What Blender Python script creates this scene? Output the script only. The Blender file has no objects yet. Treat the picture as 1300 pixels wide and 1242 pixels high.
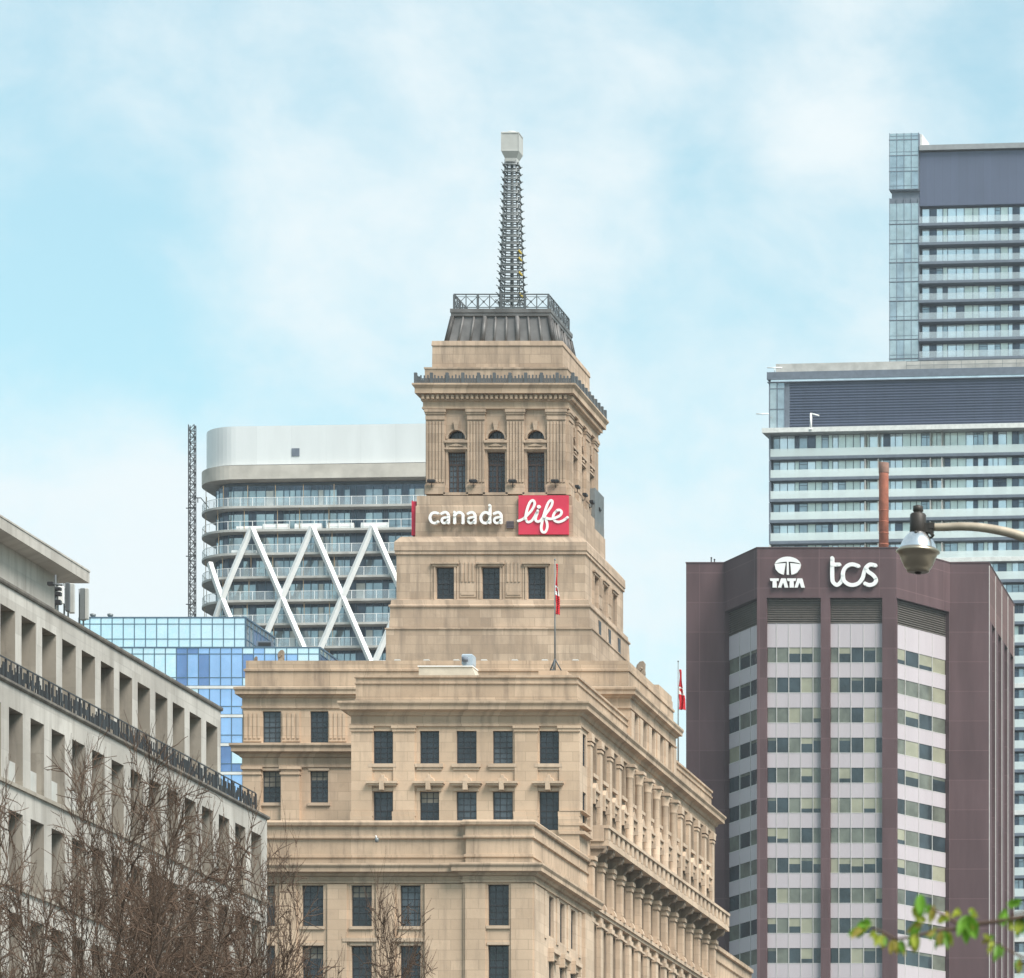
import bpy, math, random
from mathutils import Vector
R = math.radians
random.seed(7)
sc = bpy.context.scene
C = sc.collection

# ------------------------------------------------------------------ camera
# level camera with a rising, sideways-shifted lens: f = 6000 px on a 1300 px wide frame,
# optical axis at pixel (2000, 1950) of the photograph, eye 1.7 m above the ground
FPX, CXP, VHP, EYE = 6000.0, 2000.0, 1950.0, 1.7
cam = bpy.data.cameras.new('camera')
cam.sensor_fit = 'HORIZONTAL'; cam.sensor_width = 36.0
cam.lens = FPX / 1300.0 * 36.0
cam.shift_x = (650.0 - CXP) / 1300.0
cam.shift_y = (VHP - 621.0) / 1300.0
cam.clip_start = 0.5; cam.clip_end = 9000.0
cam.dof.use_dof = True; cam.dof.focus_distance = 330.0; cam.dof.aperture_fstop = 14.0
cam_o = bpy.data.objects.new('camera', cam); C.objects.link(cam_o)
cam_o.location = (0, 0, EYE); cam_o.rotation_euler = (R(90), 0, 0)
sc.camera = cam_o

# ------------------------------------------------------------------ light, sky, exposure
SUN_AZ, SUN_EL = 54.0, 52.0          # degrees right of straight behind the camera, degrees up
sun = bpy.data.lights.new('sun', 'SUN'); sun.energy = 4.6; sun.angle = R(30); sun.color = (1.0, 0.95, 0.885)
sun_o = bpy.data.objects.new('sun', sun); C.objects.link(sun_o)
sd = Vector((math.sin(R(SUN_AZ))*math.cos(R(SUN_EL)), -math.cos(R(SUN_AZ))*math.cos(R(SUN_EL)), math.sin(R(SUN_EL))))
sun_o.rotation_euler = sd.to_track_quat('Z', 'Y').to_euler()
sun_o.location = (60, -60, 150)
vs = sc.view_settings
vs.view_transform = 'Standard'; vs.look = 'None'; vs.gamma = 1.0; vs.use_curve_mapping = False
vs.exposure = 0.55
sc.cycles.use_denoising = True
sc.cycles.max_bounces = 6; sc.cycles.diffuse_bounces = 3; sc.cycles.glossy_bounces = 3
sc.cycles.transparent_max_bounces = 8; sc.cycles.caustics_reflective = False; sc.cycles.caustics_refractive = False

def pdir(u, v):
    d = Vector((u-CXP, FPX, VHP-v)); d.normalize(); return d

w = bpy.data.worlds.new('World'); sc.world = w; w.use_nodes = True
nt = w.node_tree; nt.nodes.clear()
N = lambda t, **k: nt.nodes.new(t)
def wlink(a, b): nt.links.new(a, b)
out = N('ShaderNodeOutputWorld'); bg = N('ShaderNodeBackground'); bg.inputs['Strength'].default_value = 0.1
sky = N('ShaderNodeTexSky'); sky.sky_type = 'NISHITA'; sky.sun_disc = False
sky.sun_elevation = R(SUN_EL); sky.sun_rotation = R(180-SUN_AZ); sky.air_density = 1.0; sky.dust_density = 0.6; sky.ozone_density = 1.0
tint = N('ShaderNodeMix'); tint.data_type = 'RGBA'; tint.blend_type = 'MULTIPLY'; tint.inputs[0].default_value = 1.0
tint.inputs[7].default_value = (1.16, 1.56, 1.26, 1)
wlink(sky.outputs[0], tint.inputs[6])
tc = N('ShaderNodeTexCoord')
def wnoise(scale, detail, rough, off, stretch=(1, 1, 1)):
    m = N('ShaderNodeMapping'); m.inputs['Location'].default_value = off; m.inputs['Scale'].default_value = stretch
    wlink(tc.outputs['Generated'], m.inputs['Vector'])
    n = N('ShaderNodeTexNoise'); n.inputs['Scale'].default_value = scale; n.inputs['Detail'].default_value = detail
    n.inputs['Roughness'].default_value = rough; n.inputs['Distortion'].default_value = 0.2
    wlink(m.outputs[0], n.inputs['Vector']); return n.outputs['Fac']
def wmath(op, a, b, clamp=False):
    n = N('ShaderNodeMath'); n.operation = op; n.use_clamp = clamp
    for i, x in enumerate((a, b)):
        if isinstance(x, (int, float)): n.inputs[i].default_value = x
        else: wlink(x, n.inputs[i])
    return n.outputs[0]
def wblob(u, v, rad):
    """soft spot of cloud or of clear air round one direction of the sky"""
    n = N('ShaderNodeVectorMath'); n.operation = 'DISTANCE'; n.inputs[1].default_value = pdir(u, v)
    wlink(tc.outputs['Generated'], n.inputs[0])
    m = N('ShaderNodeMapRange'); m.interpolation_type = 'SMOOTHSTEP'
    m.inputs['From Min'].default_value = 0.0; m.inputs['From Max'].default_value = rad / 6300.0
    m.inputs['To Min'].default_value = 1.0; m.inputs['To Max'].default_value = 0.0
    wlink(n.outputs['Value'], m.inputs['Value']); return m.outputs[0]
big = wnoise(7.0, 6.0, 0.5, (3.1, 0.4, 1.7), (1, 1, 1.6))
fine = wnoise(30.0, 7.0, 0.6, (0.3, 2.2, 5.1), (1, 1, 1.4))
cl = wmath('ADD', wmath('MULTIPLY', big, 1.0), wmath('MULTIPLY', fine, 0.85))
for (u, v, rad, amt) in ((1040, 205, 150, .09), (1090, 150, 120, .06), (560, 80, 420, .05), (60, 640, 420, .30), (880, 800, 330, .18), (0, 310, 90, .10), (380, 330, 300, .04), (700, 560, 330, .05),
                         (30, 400, 300, -.32), (200, 470, 240, -.20), (30, 30, 300, .06), (470, 470, 240, -.16), (860, 470, 280, -.16), (1260, 90, 220, -.16), (900, 330, 200, -.10), (1060, 320, 120, -.10), (1010, 180, 90, .06)):
    cl = wmath('ADD', cl, wmath('MULTIPLY', wblob(u, v, rad), amt))
cr = N('ShaderNodeMapRange'); cr.interpolation_type = 'SMOOTHSTEP'
cr.inputs['From Min'].default_value = 0.64; cr.inputs['From Max'].default_value = 1.30
cr.inputs['To Min'].default_value = 0.22; cr.inputs['To Max'].default_value = 0.98
wlink(cl, cr.inputs['Value'])
mixc = N('ShaderNodeMix'); mixc.data_type = 'RGBA'
wlink(cr.outputs[0], mixc.inputs[0]); wlink(tint.outputs[2], mixc.inputs[6]); mixc.inputs[7].default_value = (6.1, 6.68, 6.88, 1)
wlink(mixc.outputs[2], bg.inputs['Color']); wlink(bg.outputs[0], out.inputs[0])

# ------------------------------------------------------------------ helpers
def PX(u, Y): return (u-CXP)*Y/FPX
def PZ(v, Y): return EYE + (VHP-v)*Y/FPX
def at(u, v, Y): return Vector((PX(u, Y), Y, PZ(v, Y)))

class Fr:
    """a wall frame: a runs along the wall, d points out of it, z is up"""
    def __init__(s, ox, oy, deg):
        s.ox, s.oy, s.deg = ox, oy, deg
        s.ax, s.ay = math.cos(R(deg)), math.sin(R(deg)); s.nx, s.ny = s.ay, -s.ax
    def p(s, a, d, z): return (s.ox+a*s.ax+d*s.nx, s.oy+a*s.ay+d*s.ny, z)

class MB:
    def __init__(s): s.v, s.f, s.m, s.s = [], [], [], []
    def poly(s, pts, mi=0, smooth=False):
        b = len(s.v); s.v += [tuple(p) for p in pts]; s.f.append(tuple(range(b, b+len(pts)))); s.m.append(mi); s.s.append(smooth)
    def hexa(s, p, mi=0):
        b = len(s.v); s.v += [tuple(q) for q in p]
        for f in ((0, 3, 2, 1), (4, 5, 6, 7), (0, 1, 5, 4), (1, 2, 6, 5), (2, 3, 7, 6), (3, 0, 4, 7)):
            s.f.append(tuple(b+i for i in f)); s.m.append(mi); s.s.append(False)
    def box(s, x0, x1, y0, y1, z0, z1, mi=0):
        s.hexa([(x0, y0, z0), (x1, y0, z0), (x1, y1, z0), (x0, y1, z0), (x0, y0, z1), (x1, y0, z1), (x1, y1, z1), (x0, y1, z1)], mi)
    def fbox(s, F, a0, a1, d0, d1, z0, z1, mi=0):
        s.hexa([F.p(a0, d1, z0), F.p(a1, d1, z0), F.p(a1, d0, z0), F.p(a0, d0, z0), F.p(a0, d1, z1), F.p(a1, d1, z1), F.p(a1, d0, z1), F.p(a0, d0, z1)], mi)
    def loft(s, rings, mi=0, cap0=True, cap1=True, smooth=False):
        n = len(rings[0]); b = len(s.v)
        for r in rings: s.v += [tuple(p) for p in r]
        for k in range(len(rings)-1):
            for i in range(n):
                j = (i+1) % n
                s.f.append((b+k*n+i, b+k*n+j, b+(k+1)*n+j, b+(k+1)*n+i)); s.m.append(mi); s.s.append(smooth)
        if cap0: s.f.append(tuple(b+i for i in reversed(range(n)))); s.m.append(mi); s.s.append(False)
        if cap1:
            e = b+(len(rings)-1)*n; s.f.append(tuple(e+i for i in range(n))); s.m.append(mi); s.s.append(False)
    def rect(s, x0, x1, y0, y1, prof, mi=0, cap0=True, cap1=True):
        s.loft([[(x0-d, y0-d, z), (x1+d, y0-d, z), (x1+d, y1+d, z), (x0-d, y1+d, z)] for d, z in prof], mi, cap0, cap1)
    def sq(s, cx, cy, prof, mi=0, cap0=True, cap1=True):
        s.loft([[(cx-h, cy-h, z), (cx+h, cy-h, z), (cx+h, cy+h, z), (cx-h, cy+h, z)] for h, z in prof], mi, cap0, cap1)
    def sweep(s, pts, prof, mi=0, closed=True, smooth=False):
        """profile (d outward, z) swept round a counter-clockwise plan outline with mitred corners"""
        n = len(pts); offs = []
        for i in range(n):
            p = Vector(pts[i]); dirs = []
            if closed or i > 0: dirs.append((p-Vector(pts[i-1])).normalized())
            if closed or i < n-1: dirs.append((Vector(pts[(i+1) % n])-p).normalized())
            ns = [Vector((d.y, -d.x)) for d in dirs]
            m = ns[0] if len(ns) == 1 else (ns[0]+ns[1])/(1+ns[0].dot(ns[1]))
            offs.append(m)
        b = len(s.v); k = len(prof)
        for i in range(n):
            for d, z in prof:
                s.v.append((pts[i][0]+offs[i].x*d, pts[i][1]+offs[i].y*d, z))
        for i in range(n if closed else n-1):
            j = (i+1) % n
            for q in range(k-1):
                s.f.append((b+i*k+q, b+j*k+q, b+j*k+q+1, b+i*k+q+1)); s.m.append(mi); s.s.append(smooth)
        if not closed:
            s.f.append(tuple(b+q for q in range(k))); s.m.append(mi); s.s.append(False)
            s.f.append(tuple(b+(n-1)*k+q for q in range(k))); s.m.append(mi); s.s.append(False)
    def tube(s, pts, rad, n=6, mi=0, smooth=True, caps=True):
        pts = [Vector(p) for p in pts]; rr = rad if isinstance(rad, (list, tuple)) else [rad]*len(pts)
        rings = []; up = None
        for i, p in enumerate(pts):
            t = (pts[min(i+1, len(pts)-1)]-pts[max(i-1, 0)]).normalized()
            if up is None: up = Vector((0, 0, 1)) if abs(t.z) < 0.9 else Vector((0, 1, 0))
            x = t.cross(up); x = x.normalized() if x.length > 1e-6 else Vector((1, 0, 0)); y = x.cross(t); up = y
            rings.append([p+(x*math.cos(2*math.pi*k/n)+y*math.sin(2*math.pi*k/n))*rr[i] for k in range(n)])
        s.loft(rings, mi, caps, caps, smooth)
    def bar(s, p, q, h, mi=0):
        s.tube([p, q], h*1.2, 4, mi, False)
    def lathe(s, c, prof, n=20, mi=0, smooth=True):
        s.loft([[(c[0]+r*math.cos(2*math.pi*k/n), c[1]+r*math.sin(2*math.pi*k/n), c[2]+z) for k in range(n)] for r, z in prof], mi, True, True, smooth)
    def wall(s, F, a0, a1, z0, z1, holes, rec, d=0.0, mi=0, rmi=None):
        """flat wall with rectangular openings and their reveals"""
        As = sorted({a0, a1} | {x for h in holes for x in h[:2]}); Zs = sorted({z0, z1} | {x for h in holes for x in h[2:4]})
        for i in range(len(As)-1):
            for j in range(len(Zs)-1):
                ca, cz = (As[i]+As[i+1])/2, (Zs[j]+Zs[j+1])/2
                if any(h[0] < ca < h[1] and h[2] < cz < h[3] for h in holes): continue
                s.poly([F.p(As[i], d, Zs[j]), F.p(As[i+1], d, Zs[j]), F.p(As[i+1], d, Zs[j+1]), F.p(As[i], d, Zs[j+1])], mi)
        for h in holes:
            b0, b1, y0, y1 = h[:4]; e = d-rec; mi_ = mi if rmi is None else rmi
            s.poly([F.p(b0, d, y0), F.p(b0, e, y0), F.p(b0, e, y1), F.p(b0, d, y1)], mi_)
            s.poly([F.p(b1, d, y0), F.p(b1, d, y1), F.p(b1, e, y1), F.p(b1, e, y0)], mi_)
            s.poly([F.p(b0, d, y0), F.p(b1, d, y0), F.p(b1, e, y0), F.p(b0, e, y0)], mi_)
            s.poly([F.p(b0, d, y1), F.p(b0, e, y1), F.p(b1, e, y1), F.p(b1, d, y1)], mi_)
    def mesh(s, name, mats, off=(0, 0, 0)):
        me = bpy.data.meshes.new(name)
        me.from_pydata([(x-off[0], y-off[1], z-off[2]) for x, y, z in s.v], [], s.f)
        for m in (mats if isinstance(mats, (list, tuple)) else [mats]): me.materials.append(m)
        me.polygons.foreach_set('material_index', s.m); me.polygons.foreach_set('use_smooth', s.s); me.update()
        return me

def worldloc(o):
    l = Vector((0, 0, 0))
    while o is not None: l = l + o.location; o = o.parent
    return l
def tag(o, label=None, cat=None, group=None, kind=None):
    if label: o['label'] = label
    if cat: o['category'] = cat
    if group: o['group'] = group
    if kind: o['kind'] = kind
    return o
def thing(name, label, cat, loc, group=None):
    o = bpy.data.objects.new(name, None); C.objects.link(o); o.location = loc; o.empty_display_size = 0.5
    return tag(o, label, cat, group)
def part(name, mb, mats, parent, label=None, kind=None):
    off = worldloc(parent)
    o = bpy.data.objects.new(name, mb.mesh(name, mats, off)); C.objects.link(o); o.parent = parent
    return tag(o, label, None, None, kind)
def solo(name, mb, mats, label, cat, group=None, kind=None):
    xs, ys, zs = zip(*mb.v)
    off = ((min(xs)+max(xs))/2, (min(ys)+max(ys))/2, min(zs))
    o = bpy.data.objects.new(name, mb.mesh(name, mats, off)); C.objects.link(o); o.location = off
    return tag(o, label, cat, group, kind)

# ------------------------------------------------------------------ materials
def newmat(name):
    m = bpy.data.materials.new(name); m.use_nodes = True
    return m, m.node_tree.nodes, m.node_tree.links, m.node_tree.nodes['Principled BSDF']
def nmath(t, op, a, b, clamp=False):
    n = t.nodes.new('ShaderNodeMath'); n.operation = op; n.use_clamp = clamp
    for i, x in enumerate((a, b)):
        if isinstance(x, (int, float)): n.inputs[i].default_value = x
        else: t.links.new(x, n.inputs[i])
    return n.outputs[0]
def wallvec(t, sx=1.0, sz=1.0):
    """metres along the wall and up it, whichever way the wall faces"""
    g = t.nodes.new('ShaderNodeNewGeometry'); sp = t.nodes.new('ShaderNodeSeparateXYZ'); t.links.new(g.outputs['Position'], sp.inputs[0])
    cb = t.nodes.new('ShaderNodeCombineXYZ')
    t.links.new(nmath(t, 'MULTIPLY', nmath(t, 'ADD', sp.outputs[0], sp.outputs[1]), sx), cb.inputs[0])
    t.links.new(nmath(t, 'MULTIPLY', sp.outputs[2], sz), cb.inputs[1])
    return cb.outputs[0]
def tnoise(t, vec, scale, detail=4, rough=.55):
    n = t.nodes.new('ShaderNodeTexNoise'); n.inputs['Scale'].default_value = scale; n.inputs['Detail'].default_value = detail
    n.inputs['Roughness'].default_value = rough
    if vec is not None: t.links.new(vec, n.inputs['Vector'])
    return n.outputs['Fac']
def maprange(t, x, a, b, c, d):
    n = t.nodes.new('ShaderNodeMapRange'); n.inputs[1].default_value = a; n.inputs[2].default_value = b; n.inputs[3].default_value = c; n.inputs[4].default_value = d
    t.links.new(x, n.inputs[0]); return n.outputs[0]
def mixrgb(t, fac, a, b, mode='MIX'):
    n = t.nodes.new('ShaderNodeMix'); n.data_type = 'RGBA'; n.blend_type = mode
    for i, x in ((0, fac), (6, a), (7, b)):
        if isinstance(x, (int, float)): n.inputs[i].default_value = x
        elif isinstance(x, (tuple, list)): n.inputs[i].default_value = (x[0], x[1], x[2], 1)
        else: t.links.new(x, n.inputs[i])
    return n.outputs[2]
def position(t):
    return t.nodes.new('ShaderNodeNewGeometry').outputs['Position']

def stone(name, col, dirt=(.22, .18, .14), dirt_amt=.45, brick=(1.5, .62), vary=.16, joint=.8, rough=.85, thresh=.52):
    m, nd, lk, b = newmat(name); t = m.node_tree
    v = wallvec(t)
    br = nd.new('ShaderNodeTexBrick'); lk.new(v, br.inputs['Vector'])
    br.inputs['Scale'].default_value = 1.0; br.inputs['Brick Width'].default_value = brick[0]; br.inputs['Row Height'].default_value = brick[1]
    br.inputs['Mortar Size'].default_value = .022; br.inputs['Mortar Smooth'].default_value = .15; br.inputs['Bias'].default_value = 0.0
    br.inputs['Color1'].default_value = (1-vary*1.0, 1-vary*1.05, 1-vary*1.1, 1); br.inputs['Color2'].default_value = (1, 1, 1, 1)
    br.inputs['Mortar'].default_value = (joint, joint, joint, 1)
    c = mixrgb(t, 1.0, col, br.outputs['Color'], 'MULTIPLY')
    big = maprange(t, tnoise(t, position(t), .22, 5), .3, .7, 1-vary, 1+vary*.6)
    sc_ = nd.new('ShaderNodeVectorMath'); sc_.operation = 'SCALE'; lk.new(c, sc_.inputs[0]); lk.new(big, sc_.inputs['Scale'])
    streak = maprange(t, tnoise(t, wallvec(t, 1.6, .16), 1.0, 6, .65), thresh, thresh+.2, 0, dirt_amt)
    c = mixrgb(t, streak, sc_.outputs[0], dirt)
    grime = maprange(t, tnoise(t, position(t), 1.3, 7, .7), .55, .75, 0, dirt_amt*.6)
    c = mixrgb(t, grime, c, dirt)
    lk.new(c, b.inputs['Base Color']); b.inputs['Roughness'].default_value = rough; b.inputs['Specular IOR Level'].default_value = .2
    bp = nd.new('ShaderNodeBump'); bp.inputs['Strength'].default_value = .25; bp.inputs['Distance'].default_value = .04
    lk.new(tnoise(t, position(t), 5.0, 6, .65), bp.inputs['Height']); lk.new(bp.outputs[0], b.inputs['Normal'])
    return m
def plain(name, col, rough=.6, metal=0.0, vary=.12, scale=1.5, spec=.3, bump=0.0):
    m, nd, lk, b = newmat(name); t = m.node_tree
    f = maprange(t, tnoise(t, position(t), scale, 5), .3, .7, 1-vary, 1+vary)
    sc_ = nd.new('ShaderNodeVectorMath'); sc_.operation = 'SCALE'; sc_.inputs[0].default_value = col; lk.new(f, sc_.inputs['Scale'])
    lk.new(sc_.outputs[0], b.inputs['Base Color']); b.inputs['Roughness'].default_value = rough; b.inputs['Metallic'].default_value = metal
    b.inputs['Specular IOR Level'].default_value = spec
    if bump:
        bp = nd.new('ShaderNodeBump'); bp.inputs['Strength'].default_value = bump; bp.inputs['Distance'].default_value = .02
        lk.new(tnoise(t, position(t), scale*6, 5), bp.inputs['Height']); lk.new(bp.outputs[0], b.inputs['Normal'])
    return m
def glass(name, col, metal=0.0, rough=.06, vary=.25, scale=.5, wav=.04, spec=.5):
    """opaque glazing: a dark or tinted pane that mirrors the sky, slightly wavy"""
    m, nd, lk, b = newmat(name); t = m.node_tree
    f = maprange(t, tnoise(t, position(t), scale, 3), .3, .7, 1-vary, 1+vary)
    sc_ = nd.new('ShaderNodeVectorMath'); sc_.operation = 'SCALE'; sc_.inputs[0].default_value = col; lk.new(f, sc_.inputs['Scale'])
    lk.new(sc_.outputs[0], b.inputs['Base Color']); b.inputs['Roughness'].default_value = rough; b.inputs['Metallic'].default_value = metal
    b.inputs['Specular IOR Level'].default_value = spec
    bp = nd.new('ShaderNodeBump'); bp.inputs['Strength'].default_value = wav; bp.inputs['Distance'].default_value = .3
    lk.new(tnoise(t, position(t), .9, 2), bp.inputs['Height']); lk.new(bp.outputs[0], b.inputs['Normal'])
    return m
def panelled(name, col, pw, ph, vary=.08, joint=.82, rough=.6, metal=0.0, spec=.3, mort=.02):
    m, nd, lk, b = newmat(name); t = m.node_tree
    br = nd.new('ShaderNodeTexBrick'); lk.new(wallvec(t), br.inputs['Vector']); br.offset = 0.0
    br.inputs['Scale'].default_value = 1.0; br.inputs['Brick Width'].default_value = pw; br.inputs['Row Height'].default_value = ph
    br.inputs['Mortar Size'].default_value = mort; br.inputs['Mortar Smooth'].default_value = .2
    br.inputs['Color1'].default_value = (1-vary, 1-vary, 1-vary, 1); br.inputs['Color2'].default_value = (1, 1, 1, 1); br.inputs['Mortar'].default_value = (joint, joint, joint, 1)
    c = mixrgb(t, 1.0, col, br.outputs['Color'], 'MULTIPLY')
    f = maprange(t, tnoise(t, wallvec(t, .5, .08), 1.0, 5), .3, .7, 1-vary, 1+vary)
    sc_ = nd.new('ShaderNodeVectorMath'); sc_.operation = 'SCALE'; lk.new(c, sc_.inputs[0]); lk.new(f, sc_.inputs['Scale'])
    lk.new(sc_.outputs[0], b.inputs['Base Color']); b.inputs['Roughness'].default_value = rough; b.inputs['Metallic'].default_value = metal
    b.inputs['Specular IOR Level'].default_value = spec
    return m

M = {}
M['stone'] = stone('beige_limestone', (.575, .425, .305), dirt=(.26,.195,.15), dirt_amt=.5, thresh=.52, joint=.74)
M['stone_t'] = stone('weathered_limestone', (.485, .366, .272), dirt=(.20,.155,.122), dirt_amt=.62, thresh=.465, vary=.24, joint=.70)
M['stone_trim'] = stone('limestone_trim', (.52, .388, .28), dirt=(.16, .12, .095), dirt_amt=.55, brick=(2.4, 5.0), thresh=.485, vary=.2, joint=.72)
M['stone_side'] = stone('pale_limestone', (.56, .43, .32), dirt=(.25, .19, .148), dirt_amt=.5, thresh=.49, joint=.8)
M['stone_recess'] = stone('shaded_stained_limestone', (.36, .27, .195), dirt=(.15, .12, .095), dirt_amt=.65, thresh=.47)  # shade between the side pilasters put into the stone colour
M['stone_dark'] = stone('dark_and_shaded_limestone', (.30, .235, .18), dirt=(.12, .095, .08), dirt_amt=.7, thresh=.45)  # dark stone; as balcony infill it paints in the shade of openings
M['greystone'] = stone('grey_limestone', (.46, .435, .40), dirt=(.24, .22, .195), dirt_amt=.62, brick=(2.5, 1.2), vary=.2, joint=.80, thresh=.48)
M['greystone_d'] = stone('shaded_stained_grey_limestone', (.33, .295, .25), dirt=(.12, .105, .09), dirt_amt=.7, brick=(2.5, 1.5), vary=.2, joint=.85)  # shade of the deep openings put into the colour, besides the stains
M['coping'] = stone('weathered_coping', (.20, .18, .155), dirt=(.09, .08, .075), dirt_amt=.7, brick=(2.5, 1.0), thresh=.42)
M['win'] = glass('old_window_glass', (.022, .028, .036), vary=.5, scale=.7)
M['win2'] = glass('bright_old_window_glass', (.06, .075, .09), vary=.5, scale=.7)
M['winblind'] = plain('cream_roller_blind', (.20, .18, .15), .7)
M['frame'] = plain('dark_window_frame', (.035, .035, .04), .5)
M['frame_br'] = plain('brown_window_frame', (.06, .04, .035), .55)
M['lead'] = plain('grey_sheet_metal_roof', (.135, .13, .128), .55, .3, .35, .8)
M['iron'] = plain('grey_painted_iron', (.10, .108, .115), .55, .2)
M['steel'] = plain('galvanised_steel', (.20, .215, .22), .5, .4)
M['white'] = plain('white_paint', (.78, .78, .77), .45, vary=.04)
M['beacon'] = plain('pale_grey_panel', (.42, .42, .40), .5, vary=.08)
M['red'] = plain('red_sign_face', (.56, .035, .075), .4, vary=.05)
M['flag_red'] = plain('red_flag_cloth', (.55, .02, .03), .8, vary=.1)
M['black'] = plain('black_metal', (.025, .025, .028), .5)
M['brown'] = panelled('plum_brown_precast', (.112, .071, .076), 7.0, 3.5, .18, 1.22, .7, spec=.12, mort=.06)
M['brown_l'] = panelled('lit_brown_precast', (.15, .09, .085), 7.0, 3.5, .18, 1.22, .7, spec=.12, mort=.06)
M['spandrel'] = panelled('pale_lilac_spandrel', (.455, .41, .435), 1.43, 20.0, .04, .88, .45)
M['louvre'] = plain('grey_brown_louvre', (.155, .135, .12), .5, .2)
M['pane_d'] = glass('dark_office_glass', (.03, .043, .052), vary=.4)
M['pane_m'] = glass('grey_office_glass', (.125, .135, .112), vary=.35)
M['blind'] = glass('office_glass_with_blind', (.28, .275, .205), rough=.2, vary=.15)
M['mull'] = plain('pale_mullion', (.52, .51, .49), .5)
M['slate'] = panelled('blue_grey_cladding', (.10, .12, .18), 1.2, 30.0, .06, .8, .5)
M['slab_d'] = plain('dark_grey_slab', (.14, .165, .205), .7)
M['slab_l'] = plain('light_concrete_slab', (.44, .425, .40), .8, vary=.2, scale=.6)
M['slab_w'] = plain('white_slab_edge', (.66, .66, .64), .7)
M['mint'] = glass('mint_glass_panel', (.80, .90, .86), .15, .15, .12)
M['cglass'] = glass('condo_window_glass', (.36, .44, .49), .5, .07, .25)
M['cglass_d'] = glass('dark_condo_glass', (.075, .10, .145), .2, .07, .4)
M['cglass_l'] = glass('bright_condo_glass', (.82, .90, .95), .5, .08, .15)
M['greenglass'] = glass('grey_green_glass', (.46, .53, .55), .6, .06, .2)
M['conc'] = plain('raw_concrete_band', (.50, .46, .41), .85, vary=.18, scale=.4)
M['pmetal'] = panelled('white_metal_cladding', (.70, .71, .71), 4.2, 30.0, .05, .88, .4, .1)
M['bg_l'] = glass('cyan_glass', (.78, .90, .95), .85, .05, .06)
M['bg_m'] = glass('blue_glass', (.40, .57, .86), .8, .05, .1)
M['bg_d'] = glass('deep_blue_glass', (.19, .29, .52), .75, .05, .15)
M['mullion_b'] = plain('blue_grey_mullion', (.10, .16, .22), .4, .3)
M['rust'] = plain('rusty_red_steel', (.34, .115, .07), .8, vary=.3, scale=1.2)
M['arm'] = plain('tan_weathered_steel', (.40, .335, .26), .5, .3, .2, 6)
M['lamp_dark'] = plain('dark_bronze_housing', (.045, .039, .035), .5, .2)
M['bark'] = plain('grey_brown_bark', (.075, .055, .043), .9, vary=.35, scale=6, spec=.1)
M['twig'] = plain('brown_twig', (.112, .076, .056), .85, vary=.3, scale=3, spec=.1)
M['ochre'] = plain('yellow_insulator', (.45, .33, .05), .6)
M['roof'] = plain('grey_roof_membrane', (.26, .245, .22), .9)
M['tan'] = plain('tan_timber_post', (.36, .25, .14), .8)
m, nd, lk, b = newmat('polished_aluminium'); b.inputs['Base Color'].default_value = (.78, .79, .80, 1); b.inputs['Metallic'].default_value = 1; b.inputs['Roughness'].default_value = .22; M['alu'] = m
m, nd, lk, b = newmat('champagne_aluminium'); b.inputs['Base Color'].default_value = (.46, .40, .31, 1); b.inputs['Metallic'].default_value = 1; b.inputs['Roughness'].default_value = .34; M['champ'] = m
m, nd, lk, b = newmat('balcony_glass')
b.inputs['Base Color'].default_value = (.80, .88, .87, 1); b.inputs['Roughness'].default_value = .08; b.inputs['Alpha'].default_value = .55; M['rail'] = m
m, nd, lk, b = newmat('clear_balcony_glass')
b.inputs['Base Color'].default_value = (.62, .70, .74, 1); b.inputs['Roughness'].default_value = .08; b.inputs['Alpha'].default_value = .28; M['rail_c'] = m
def leafmat(name, col):
    m, nd, lk, b = newmat(name); t = m.node_tree
    f = maprange(t, tnoise(t, position(t), 40.0, 3), .3, .7, .7, 1.25)
    sc_ = nd.new('ShaderNodeVectorMath'); sc_.operation = 'SCALE'; sc_.inputs[0].default_value = col; lk.new(f, sc_.inputs['Scale'])
    lk.new(sc_.outputs[0], b.inputs['Base Color']); b.inputs['Roughness'].default_value = .5
    tr = nd.new('ShaderNodeBsdfTranslucent'); lk.new(sc_.outputs[0], tr.inputs['Color'])
    mx = nd.new('ShaderNodeMixShader'); mx.inputs[0].default_value = .4
    lk.new(b.outputs[0], mx.inputs[1]); lk.new(tr.outputs[0], mx.inputs[2])
    lk.new(mx.outputs[0], nd['Material Output'].inputs[0]); return m
M['leaf'] = leafmat('fresh_green_leaf', (.15, .33, .025)); M['leaf_y'] = leafmat('yellow_green_leaf', (.42, .47, .05)); M['leaf_b'] = leafmat('bronze_young_leaf', (.36, .30, .05))
# ------------------------------------------------------------------ the ground
mb = MB(); mb.box(-900, 900, -300, 1500, -1.0, -0.16)
g = solo('ground', mb, plain('ground_asphalt', (.06, .06, .062), .9), None, None, None, 'structure')
mb = MB(); mb.box(-46, 14, -300, 1200, -.158, 0.0)
solo('road', mb, plain('road_asphalt', (.05, .05, .052), .9), None, None, None, 'structure')
mb = MB()
for k in range(60): mb.box(-16.1, -15.9, -100+k*12, -94+k*12, 0.004, 0.010)
solo('road_marking', mb, M['white'], None, None, None, 'structure')
mb = MB(); mb.box(-60, -46.05, -300, 1200, -.157, .14); mb.box(14.05, 24, -300, 1200, -.157, .14)
solo('pavement', mb, plain('pavement_concrete', (.32, .31, .29), .9), None, None, None, 'structure')

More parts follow.
